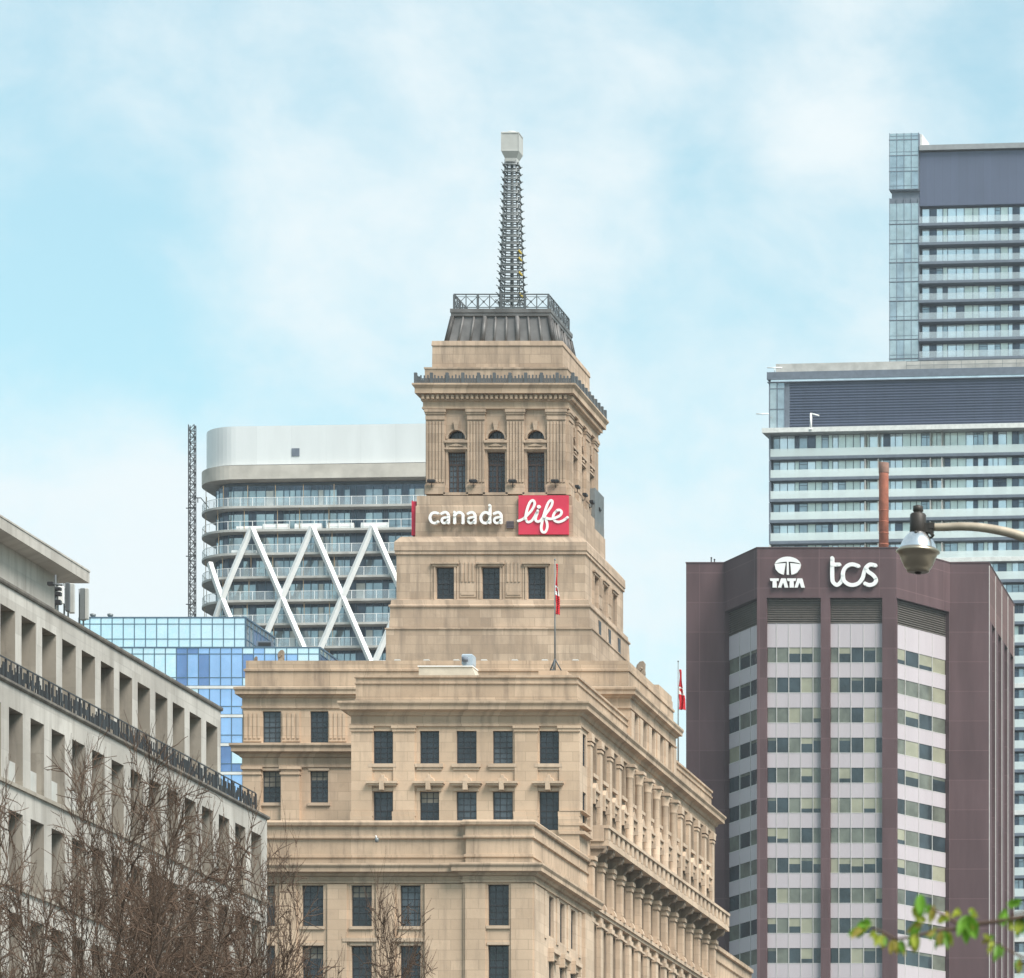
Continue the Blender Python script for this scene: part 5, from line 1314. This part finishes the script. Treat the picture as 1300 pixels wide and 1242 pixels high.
for k in range(8):
    m_ = MB(); m_.fbox(F2, 0, xd-xc, -.1, .1, y_(v+3.6), y_(v+.2)); part('floor_band', m_, M['slab_w'], bb)
    curtain('storey_glazing', F2, xd-xc, [y_(v+3.7), y_(v+26), y_(v+36.3)], 1.06, rb_, (.34, .62, .04), (lambda a, r_, ty, k=k: 0 if a > aa(300)+rb_.choice((0, 0, 3.5)) and k != 2 else ty))
    v += 36.4
for u, lb in ((118, 'left mushroom shaped vent on the blue glass block roof'), (140, 'right mushroom shaped vent on the blue glass block roof'), (215, 'small stub vent near the middle of the blue glass roof')):
    m_ = MB(); c = at(u, 785, Y1+2); h = .75 if u < 200 else .3
    m_.lathe((c.x, c.y, z_(785)-.1), [(.1, 0), (.1, h-.2), (.27, h-.05), (.30, h+.12), (.1, h+.2)], 10)
    solo('roof_vent', m_, M['steel'], lb, 'vent', 'vents on the blue glass roof')

# ------------------------------------------------------------------ grey stone building on the left
GYAW = 90-math.degrees(math.atan2(70, FPX)); FG1 = Fr(PX(280, 220), 220.0, GYAW); FG2 = Fr(PX(339, 220), 220.0, GYAW)
gb = thing('grey_stone_building', 'pale grey stone office building with deep regular openings and a set-back top storey', 'office building', (-66, 190, 0))
gz = lambda v, Y=220.0: PZ(v, Y)
Z1, Z2 = gz(900), gz(1038)
A0 = -62.0; BAY = 2.5
wl = MB(); tops = [(-1.35-BAY*k, .0) for k in range(24)]
hol = [(c-.87, c+.87, Z2+.02, Z1-.95) for c, _ in tops if c-.9 > A0]
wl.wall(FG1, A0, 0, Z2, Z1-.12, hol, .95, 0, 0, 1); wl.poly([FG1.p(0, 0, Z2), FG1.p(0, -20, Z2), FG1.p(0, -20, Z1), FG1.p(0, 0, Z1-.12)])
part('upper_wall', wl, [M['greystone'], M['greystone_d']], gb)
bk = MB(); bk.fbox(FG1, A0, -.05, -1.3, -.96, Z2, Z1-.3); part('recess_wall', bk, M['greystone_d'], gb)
cp = MB(); cp.sweep([FG1.p(A0, 0, 0)[:2], FG1.p(0, 0, 0)[:2], FG1.p(0, -20, 0)[:2]], [(-.02, Z1-.13), (.07, Z1-.11), (.10, Z1-.04), (.10, Z1+.05), (-.5, Z1+.07)], 0, False); part('coping', cp, M['coping'], gb)
rf = MB(); rf.poly([FG1.p(A0, 0, Z1-.02), FG1.p(0, 0, Z1-.02), FG1.p(0, -20, Z1-.02), FG1.p(A0, -20, Z1-.02)]); rf.poly([FG2.p(A0, 0, Z2-.03), FG2.p(.3, 0, Z2-.03), FG2.p(.3, -20, Z2-.03), FG2.p(A0, -20, Z2-.03)]); part('roof', rf, M['roof'], gb)
wl = MB(); hol = []
C2 = [-1.72-BAY*k for k in range(24)]
rowsg = [(31.25, 34.15), (27.25, 30.15), (23.25, 26.15), (19.25, 22.15)]
for c in C2:
    if c-.9 > A0: hol += [(c-.80, c+.80, z0, z1) for z0, z1 in rowsg]
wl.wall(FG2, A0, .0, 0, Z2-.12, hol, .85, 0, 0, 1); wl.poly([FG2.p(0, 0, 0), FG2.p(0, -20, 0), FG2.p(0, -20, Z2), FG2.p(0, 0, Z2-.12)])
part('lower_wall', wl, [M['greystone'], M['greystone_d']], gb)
cp = MB(); cp.sweep([FG2.p(A0, 0, 0)[:2], FG2.p(0, 0, 0)[:2], FG2.p(0, -20, 0)[:2]], [(-.02, Z2-.13), (.06, Z2-.11), (.12, Z2-.05), (.12, Z2+.04), (-.5, Z2+.06)], 0, False); part('coping', cp, M['coping'], gb)
for r_, (z0, z1) in enumerate(rowsg):
    sl_ = MB()
    sl_.fbox(FG2, A0, -.2, 0, .10, z0-.16, z0-.01); part('sill', sl_, M['greystone_d'], gb)
gwm = {}
for h in hol:
    if h[1] < -44 or h[2] < 23: continue
    key = 'w'
    if key not in gwm:
        f, p = MB(), MB(); H = h[3]-h[2]
        f.box(-.8, -.72, -.05, .05, 0, H); f.box(.72, .8, -.05, .05, 0, H); f.box(-.05, .05, -.06, .05, .0, H); f.box(-.8, .8, -.055, .05, H-.1, H); f.box(-.8, .8, -.055, .05, 0, .1); f.box(-.8, .8, -.05, .04, .95, 1.03)
        p.poly([(-.79, 0, .01), (.79, 0, .01), (.79, 0, H-.01), (-.79, 0, H-.01)]); gwm[key] = (f.mesh('window_frame', M['frame']), p.mesh('pane', M['win']))
    o = bpy.data.objects.new('window', gwm[key][0]); C.objects.link(o); o.parent = gb; o.location = Vector(FG2.p((h[0]+h[1])/2, -.62, h[2]))-gb.location; o.rotation_euler.z = R(FG2.deg)
    q = bpy.data.objects.new('pane', gwm[key][1]); C.objects.link(q); q.parent = o
# white panels fill the foot of the nearer windows of the top row
for c in [C2[k] for k in range(9, 15)]:
    m_ = MB(); m_.fbox(FG2, c-.1, c+.79, -.40, -.30, rowsg[0][0], rowsg[0][0]+.95); part('infill_panel', m_, M['beacon'], gb)
# penthouse with a thin overhanging roof
FPh = Fr(-66.95+0.0, 208.6, GYAW); zr_ = PZ(742, 210)
m_ = MB(); m_.fbox(FPh, A0, 0, -8, 0, Z1-.1, zr_+.02); part('penthouse_wall', m_, M['greystone'], gb)
m_ = MB(); m_.fbox(FPh, A0, 1.3, -9, .95, zr_+.02, zr_+.50); m_.fbox(FPh, A0, 1.32, -9, .98, zr_+.505, zr_+.58); part('penthouse_roof', m_, M['greystone'], gb)
# terrace railing: thin top rail with irregular dark pickets
rl2 = MB(); rr = random.Random(4); dr = -.35
rl2.fbox(FG2, A0, -.6, dr-.02, dr+.02, Z2+1.0, Z2+1.05); rl2.fbox(FG2, A0, -.6, dr-.015, dr+.015, Z2+.12, Z2+.16)
a = -.6
while a > A0:
    if abs((a+.6) % 1.25) < .11: rl2.fbox(FG2, a-.04, a+.04, dr-.04, dr+.04, Z2, Z2+1.0)
    else:
        h0 = rr.choice((.16, .16, .3, .45)); h1 = rr.choice((.55, .7, .85, .85, .98)); w_ = rr.choice((.025, .035, .06))
        rl2.fbox(FG2, a-w_, a+w_, dr-.02, dr+.02, Z2+h0, Z2+h1)
    a -= .15
part('terrace_railing', rl2, M['black'], gb)
# posts along the upper roof edge
for i, u in enumerate((1, 13, 25, 38, 50, 62)):
    Y = 66.4*FPX/(CXP-u); m_ = MB(); c = (-66.4, Y, Z1-.03); m_.tube([c, (c[0], c[1], Z1+1.45)], .035, 5); m_.lathe(c, [(.12, 0), (.12, .05), (.04, .08)], 8)
    solo('roof_post', m_, M['iron'], ['thin roof post at the photo left edge below the overhang', 'second thin roof post from the photo left edge', 'third thin roof post from the photo left edge', 'fourth thin roof post from the photo left edge', 'fifth thin roof post from the photo left edge', 'thin roof post standing nearest the antenna cluster'][i], 'post', 'posts on the grey stone roof')
# antennas
def antenna(u, Y, v0, v1, w_, lb, mat, dark=True):
    o = thing('panel_antenna', lb, 'antenna', (PX(u, Y), Y, Z1-.02), 'antennas on the grey stone roof'); x, y = PX(u, Y), Y; z0, z1 = PZ(v1, Y), PZ(v0, Y)
    m_ = MB(); m_.tube([(x-.2, y+.15, Z1-.02), (x-.2, y+.15, z1)], .04, 6)
    for z in (z0+.25, z1-.25): m_.tube([(x-.2, y+.15, z), (x, y, z)], .03, 5)
    part('pole', m_, M['steel'], o)
    m_ = MB(); m_.rect(x-w_, x+w_, y-.09, y+.09, [(-.03, z0), (0, z0+.04), (0, z1-.04), (-.03, z1)]); part('panel', m_, mat, o); return o
antenna(105.5, 206.6, 747, 788, .11, 'dark grey tall panel antenna standing just past the penthouse end', M['steel'])
antenna(110.3, 206.6, 747, 787, .07, 'pale narrow panel antenna rightmost of the roof cluster', M['beacon'])
antenna(91, 205, 741, 779, .12, 'wide pale panel antenna left of the penthouse end corner', M['beacon'])
antenna(86, 204.5, 740, 777, .08, 'black edged panel antenna in the middle of the roof cluster', M['iron'])
antenna(78, 203.5, 744, 767, .10, 'short pale panel antenna beside the dark radio boxes', M['white'])
o = thing('radio_mast', 'short mast with dark radio boxes leftmost of the antenna cluster', 'antenna', (PX(70.5, 203), 203, Z1-.02), 'antennas on the grey stone roof'); x, y = PX(70.5, 203), 203
m_ = MB(); m_.tube([(x, y, Z1-.02), (x, y, PZ(730, y))], .045, 6); m_.tube([(x-.35, y, PZ(741, y)), (x+.3, y, PZ(743, y))], .05, 5); part('pole', m_, M['iron'], o)
for du, va, vb in ((3.6, 746, 750), (3.8, 752, 757), (3.6, 762, 768), (-6, 739, 744)):
    m_ = MB(); c = PX(70.5+du, y); m_.rect(c-.12, c+.12, y-.12, y+.1, [(-.02, PZ(vb, y)), (0, PZ(vb, y)+.02), (0, PZ(va, y)-.02), (-.02, PZ(va, y))]); part('radio_box', m_, M['black'], o)
# ------------------------------------------------------------------ bare street trees
def sweep_branch(mb, pts, r0, r1, n):
    L = len(pts)-1
    mb.tube(pts, [r0+(r1-r0)*i/L for i in range(L+1)], n, 0, True, False)
def grow(rng, p, d, length, nseg, wob, up):
    pts = [p.copy()]; d = d.normalized()
    for i in range(nseg):
        d = (d+Vector((rng.gauss(0, wob), rng.gauss(0, wob), rng.gauss(0, wob)+up))).normalized()
        pts.append(pts[-1]+d*(length/nseg))
    return pts
def side_dir(rng, t, ang):
    a = Vector((0, 0, 1)) if abs(t.z) < .9 else Vector((1, 0, 0))
    x = t.cross(a).normalized(); y = t.cross(x); th = rng.uniform(0, 2*math.pi)
    return (t*math.cos(ang)+(x*math.cos(th)+y*math.sin(th))*math.sin(ang)).normalized()
def bare_tree(u, Y, ztop_, rad, seed, label, nl=6, dense=1.0):
    """trunk, limbs and a crown of fine twigs, fitted into a dome of the given height and radius"""
    rng = random.Random(seed); x = PX(u, Y)
    o = thing('bare_tree', label, 'tree', (x, Y, 0), 'bare street trees in front of the grey building')
    fork = ztop_*.27
    tr = MB(); tp = grow(rng, Vector((x, Y, 0)), Vector((.03, 0, 1)), fork, 6, .03, .06); sweep_branch(tr, tp, .17, .12, 10)
    cw = MB(); limbs = []
    for k in range(nl):
        a = 2*math.pi*(k+rng.uniform(-.25, .25))/nl; tilt = rng.uniform(.35, 1.3)
        d = Vector((math.cos(a)*math.sin(tilt), math.sin(a)*math.sin(tilt), math.cos(tilt)))
        L = (ztop_-fork)*rng.uniform(.82, 1.0)
        lm = MB(); lp_ = grow(rng, tp[-1-(k % 2)], d, L, 9, .08, .03); sweep_branch(lm, lp_, .08, .010, 7)
        for j in range(int(11*dense)):
            f = rng.uniform(.25, .99); i = min(int(f*9), 8); t = (lp_[i+1]-lp_[i]).normalized(); p = lp_[i].lerp(lp_[i+1], f*9-i)
            bl = L*(.55-.33*f)*rng.uniform(.7, 1.2); bp_ = grow(rng, p, side_dir(rng, t, rng.uniform(.5, 1.15)), bl, 7, .11, .02)
            sweep_branch(lm, bp_, .026-.012*f, .0062, 5)
            for q in range(int(9*dense)):
                g = rng.uniform(.1, 1.0); m = min(int(g*7), 6); t2 = (bp_[m+1]-bp_[m]).normalized(); p2 = bp_[m].lerp(bp_[m+1], g*7-m)
                tl = rng.uniform(.5, 1.15)*(1.1-.45*g); tp2 = grow(rng, p2, side_dir(rng, t2, rng.uniform(.5, 1.15)), tl, 5, .13, .015)
                sweep_branch(cw, tp2, .0108, .0052, 3)
                for w_ in range(5):
                    h = rng.uniform(.15, .95); m2 = min(int(h*5), 4); t3 = (tp2[m2+1]-tp2[m2]).normalized(); p3 = tp2[m2].lerp(tp2[m2+1], h*5-m2)
                    sweep_branch(cw, grow(rng, p3, side_dir(rng, t3, rng.uniform(.4, .9)), rng.uniform(.22, .55), 3, .13, .015), .0074, .0042, 3)
        limbs.append(lm)
    zs_ = sorted(v[2] for v in cw.v); zq = zs_[int(len(zs_)*.992)]; rs_ = sorted(math.hypot(v[0]-x, v[1]-Y) for v in cw.v); rq = rs_[int(len(rs_)*.985)]
    kz, kr = (ztop_-fork)/(zq-fork), rad/rq
    for mb in [cw]+limbs:
        for i, v in enumerate(mb.v):
            if v[2] > fork: mb.v[i] = (x+(v[0]-x)*(1+(kr-1)*min(1, (v[2]-fork)/1.5)), Y+(v[1]-Y)*(1+(kr-1)*min(1, (v[2]-fork)/1.5)), fork+(v[2]-fork)*kz)
    part('trunk', tr, M['bark'], o)
    for lm in limbs: part('limb', lm, M['bark'], o)
    part('crown', cw, M['twig'], o)
    return o
def ztree(v, Y): return PZ(v, Y)
bare_tree(20, 58, ztree(985, 58), 3.9, 31, 'bare brown tree with dense twigs at the lower left photo corner', 9, 1.75)
bare_tree(215, 62, ztree(1050, 62), 3.5, 58, 'bare brown tree standing before the grey stone building end', 9, 1.75)
bare_tree(385, 70, ztree(1110, 70), 2.7, 77, 'bare thin tree in front of the beige low block windows', 8, 1.5)
bare_tree(120, 72, ztree(1030, 72), 3.9, 12, 'farther bare tree seen between the two nearest bare trees', 9, 1.7)

# ------------------------------------------------------------------ street lamp with a curved arm
YL5 = 50.0; c = at(1164.5, 700, YL5)
sl5 = thing('street_lamp', 'street lamp with polished bell shaped head on a curved tan arm', 'street lamp', (PX(1530, YL5), YL5, 0))
px_ = lambda v: PZ(v, YL5); S = YL5/FPX
cx = PX(1165.5, YL5)
hd = MB()
hd.lathe((cx, YL5, 0), [(4*S, px_(642)), (6.4*S, px_(643)), (6.6*S, px_(649)), (5.4*S, px_(650.2)), (5.4*S, px_(651.2)), (8.5*S, px_(652)), (10.2*S, px_(654)), (10.6*S, px_(676)), (9.5*S, px_(678))], 28)
xb = PX(1176, YL5); hd.box(xb-.02, xb+.075, YL5-.045, YL5+.045, px_(677), px_(665)); hd.box(xb+.03, PX(1187, YL5), YL5-.05, YL5+.05, px_(672), px_(664.5))
hd.tube([(PX(1178, YL5), YL5-.02, px_(672)), (PX(1185, YL5), YL5-.03, px_(681)), (PX(1180, YL5), YL5, px_(684))], .022, 6)
part('housing', hd, M['lamp_dark'], sl5)
dm = MB()
prof = [(9.2*S, px_(675.4)), (12*S, px_(678)), (16*S, px_(682)), (19.5*S, px_(687)), (21.7*S, px_(692)), (22.7*S, px_(696.3))]
n = 48
dm.loft([[(cx+r_*(1+.012*(i % 2))*math.cos(2*math.pi*i/n), YL5+r_*(1+.012*(i % 2))*math.sin(2*math.pi*i/n), z) for i in range(n)] for r_, z in prof], 0, False, False, True)
part('dome', dm, M['alu'], sl5)
rf = MB()
rf.lathe((cx, YL5, 0), [(22*S, px_(695.8)), (27.5*S, px_(699.5)), (27.8*S, px_(701.5)), (24.5*S, px_(703.5)), (22*S, px_(710)), (17.5*S, px_(720)), (14.5*S, px_(723.5)), (14.2*S, px_(726)), (11*S, px_(727))], 40)
part('reflector', rf, M['champ'], sl5)
bl = MB(); bl.lathe((cx, YL5, 0), [(3*S, px_(729)), (4.5*S, px_(727.6)), (4.5*S, px_(726.2)), (2*S, px_(726))], 16); bl.tube([(cx-.01, YL5-10.9*S, px_(677)), (cx-.01, YL5-12.3*S, px_(680))], .018, 8); part('lens', bl, M['lamp_dark'], sl5)
am = MB()
ar = [(1185, 669.5), (1200, 669.3), (1222, 668.6), (1245, 669.8), (1268, 673.5), (1290, 679), (1330, 693), (1380, 718), (1440, 757), (1500, 806), (1530, 832)]
ap = [(PX(u, YL5), YL5, PZ(v, YL5)) for u, v in catmull(ar, 4)]
am.tube(ap, [.041+.018*i/len(ap) for i in range(len(ap))], 14); part('arm', am, M['arm'], sl5)
pp = MB(); x = PX(1530, YL5); pp.tube([(x, YL5, 0), (x, YL5, PZ(800, YL5))], [.13, .075], 16); pp.lathe((x, YL5, 0), [(.2, 0), (.2, .25), (.14, .32)], 16); part('pole', pp, M['arm'], sl5)

# ------------------------------------------------------------------ young tree whose budding twig hangs into view
YG = 11.5
gt = thing('budding_tree', 'young tree with a budding green leaved twig at the lower right', 'tree', (.55, YG, 0), None)
cz = lambda x, y: (1050+x*.1923, 1100+y*.1923)
def gpt(x, y, dy=0.0): u, v = cz(x, y); return at(u, v, YG+dy)
tk = MB(); tk.tube([(.55, YG, 0), (.57, YG, 1.2), (.53, YG+.02, 2.4), (.50, YG, 3.1)], [.075, .06, .05, .035], 10); part('trunk', tk, M['bark'], gt)
lb_ = MB()
end = gpt(1560, 270)
lb_.tube([(.51, YG, 2.75), (.2, YG, 2.98), (end.x+.35, YG, end.z-.06), tuple(end)], [.03, .022, .014, .010], 8)
main = [(1560, 270), (1400, 300), (1300, 330), (1150, 360), (1000, 380), (850, 412), (720, 425), (560, 468), (450, 480), (350, 425), (290, 405)]
def stem(path, r0, r1):
    q = [gpt(px, py, .02*math.sin(i*1.7)) for i, (px, py) in enumerate(path)]
    lb_.tube(q, [r0+(r1-r0)*i/(len(q)-1) for i in range(len(q))], 6)
stem(main, .0068, .0026)
stem([(900, 402), (800, 340), (740, 305), (690, 278), (640, 240)], .004, .002); stem([(1560, 700), (1400, 650), (1260, 585), (1190, 550), (1110, 505)], .005, .002); stem([(1560, 270), (1420, 300), (1290, 300), (1210, 320)], .004, .002)
part('twig', lb_, M['twig'], gt)
lv_ = MB(); rl5 = random.Random(8)
def leaf(c, ln, wd, ang, droop, mi):
    """one folded young leaf: two rows of faces either side of a curved midrib"""
    ax = Vector((math.cos(ang), rl5.uniform(-.5, .5), math.sin(ang))).normalized(); sd2 = ax.cross(Vector((rl5.uniform(-.3, .3), 1, rl5.uniform(-.3, .3)))).normalized(); nn = ax.cross(sd2)
    mid, l1, l2 = [], [], []
    for i in range(6):
        t = i/5; w_ = wd*math.sin(math.pi*min(1, t*.92+.06))**.8; p = c+ax*(ln*t)+Vector((0, 0, -droop*t*t*ln)); mid.append(p)
        l1.append(p+sd2*w_+nn*w_*.45); l2.append(p-sd2*w_+nn*w_*.45)
    for i in range(5):
        lv_.poly([mid[i], mid[i+1], l1[i+1], l1[i]], mi, True); lv_.poly([mid[i], l2[i], l2[i+1], mid[i+1]], mi, True)
clusters = [(285, 385, 3.14, 5, .060, 0), (240, 420, 3.3, 3, .055, 0), (620, 190, 4.6, 4, .066, 0), (590, 250, 4.8, 2, .045, 0), (690, 262, 4.4, 3, .042, 0), (370, 455, 4.4, 3, .04, 1), (330, 440, 3.6, 2, .03, 1), (440, 490, 4.8, 4, .042, 2), (490, 495, 4.8, 3, .045, 0), (620, 385, 3.5, 4, .06, 0), (585, 440, 4.5, 4, .05, 1), (640, 380, 2.2, 2, .035, 0),
            (720, 420, 3.6, 4, .045, 1), (770, 430, 4.6, 4, .05, 0), (805, 440, 4.9, 2, .04, 0), (800, 345, 2.6, 4, .038, 1), (770, 350, 3.6, 2, .03, 2), (880, 310, 3.0, 3, .04, 1), (925, 330, 4.75, 4, .075, 0), (960, 330, 1.2, 3, .035, 1), (985, 375, 4.6, 2, .032, 2), (1190, 300, 3.9, 4, .045, 0), (1215, 365, 4.7, 3, .03, 1), (1270, 250, 2.3, 4, .05, 0), (1290, 330, 4.6, 4, .055, 0), (1085, 490, 2.6, 4, .04, 2), (1135, 520, 4.6, 4, .045, 0), (1100, 505, 3.6, 2, .03, 1), (1265, 610, 4.6, 3, .045, 0), (1330, 300, 1.2, 4, .05, 0), (1400, 290, 4.0, 4, .05, 0)]
for (x, y, a, n_, ln, mi) in clusters:
    for k in range(n_+1):
        leaf(gpt(x+rl5.uniform(-12, 12), y+rl5.uniform(-12, 12), rl5.uniform(-.02, .02)), ln*rl5.uniform(.42, .75), ln*rl5.uniform(.13, .22), a+rl5.uniform(-.6, .6), rl5.uniform(.1, .6), mi if rl5.random() < .65 else rl5.choice((0, 1, 2)))
part('leaves', lv_, [M['leaf'], M['leaf_y'], M['leaf_b']], gt)

# ------------------------------------------------------------------ thin city haze
mb = MB(); mb.box(-1000, 1000, -400, 1600, -2.0, 232.0)
hz = solo('haze', mb, M['white'], None, None, None, 'stuff')
hm_ = bpy.data.materials.new('thin_haze'); hm_.use_nodes = True; hn = hm_.node_tree; hn.nodes.clear()
ho = hn.nodes.new('ShaderNodeOutputMaterial'); hv = hn.nodes.new('ShaderNodeVolumePrincipled')
hv.inputs['Color'].default_value = (.88, .95, 1.0, 1); hv.inputs['Density'].default_value = .00009; hv.inputs['Anisotropy'].default_value = .2
hn.links.new(hv.outputs[0], ho.inputs['Volume']); hz.data.materials.clear(); hz.data.materials.append(hm_)
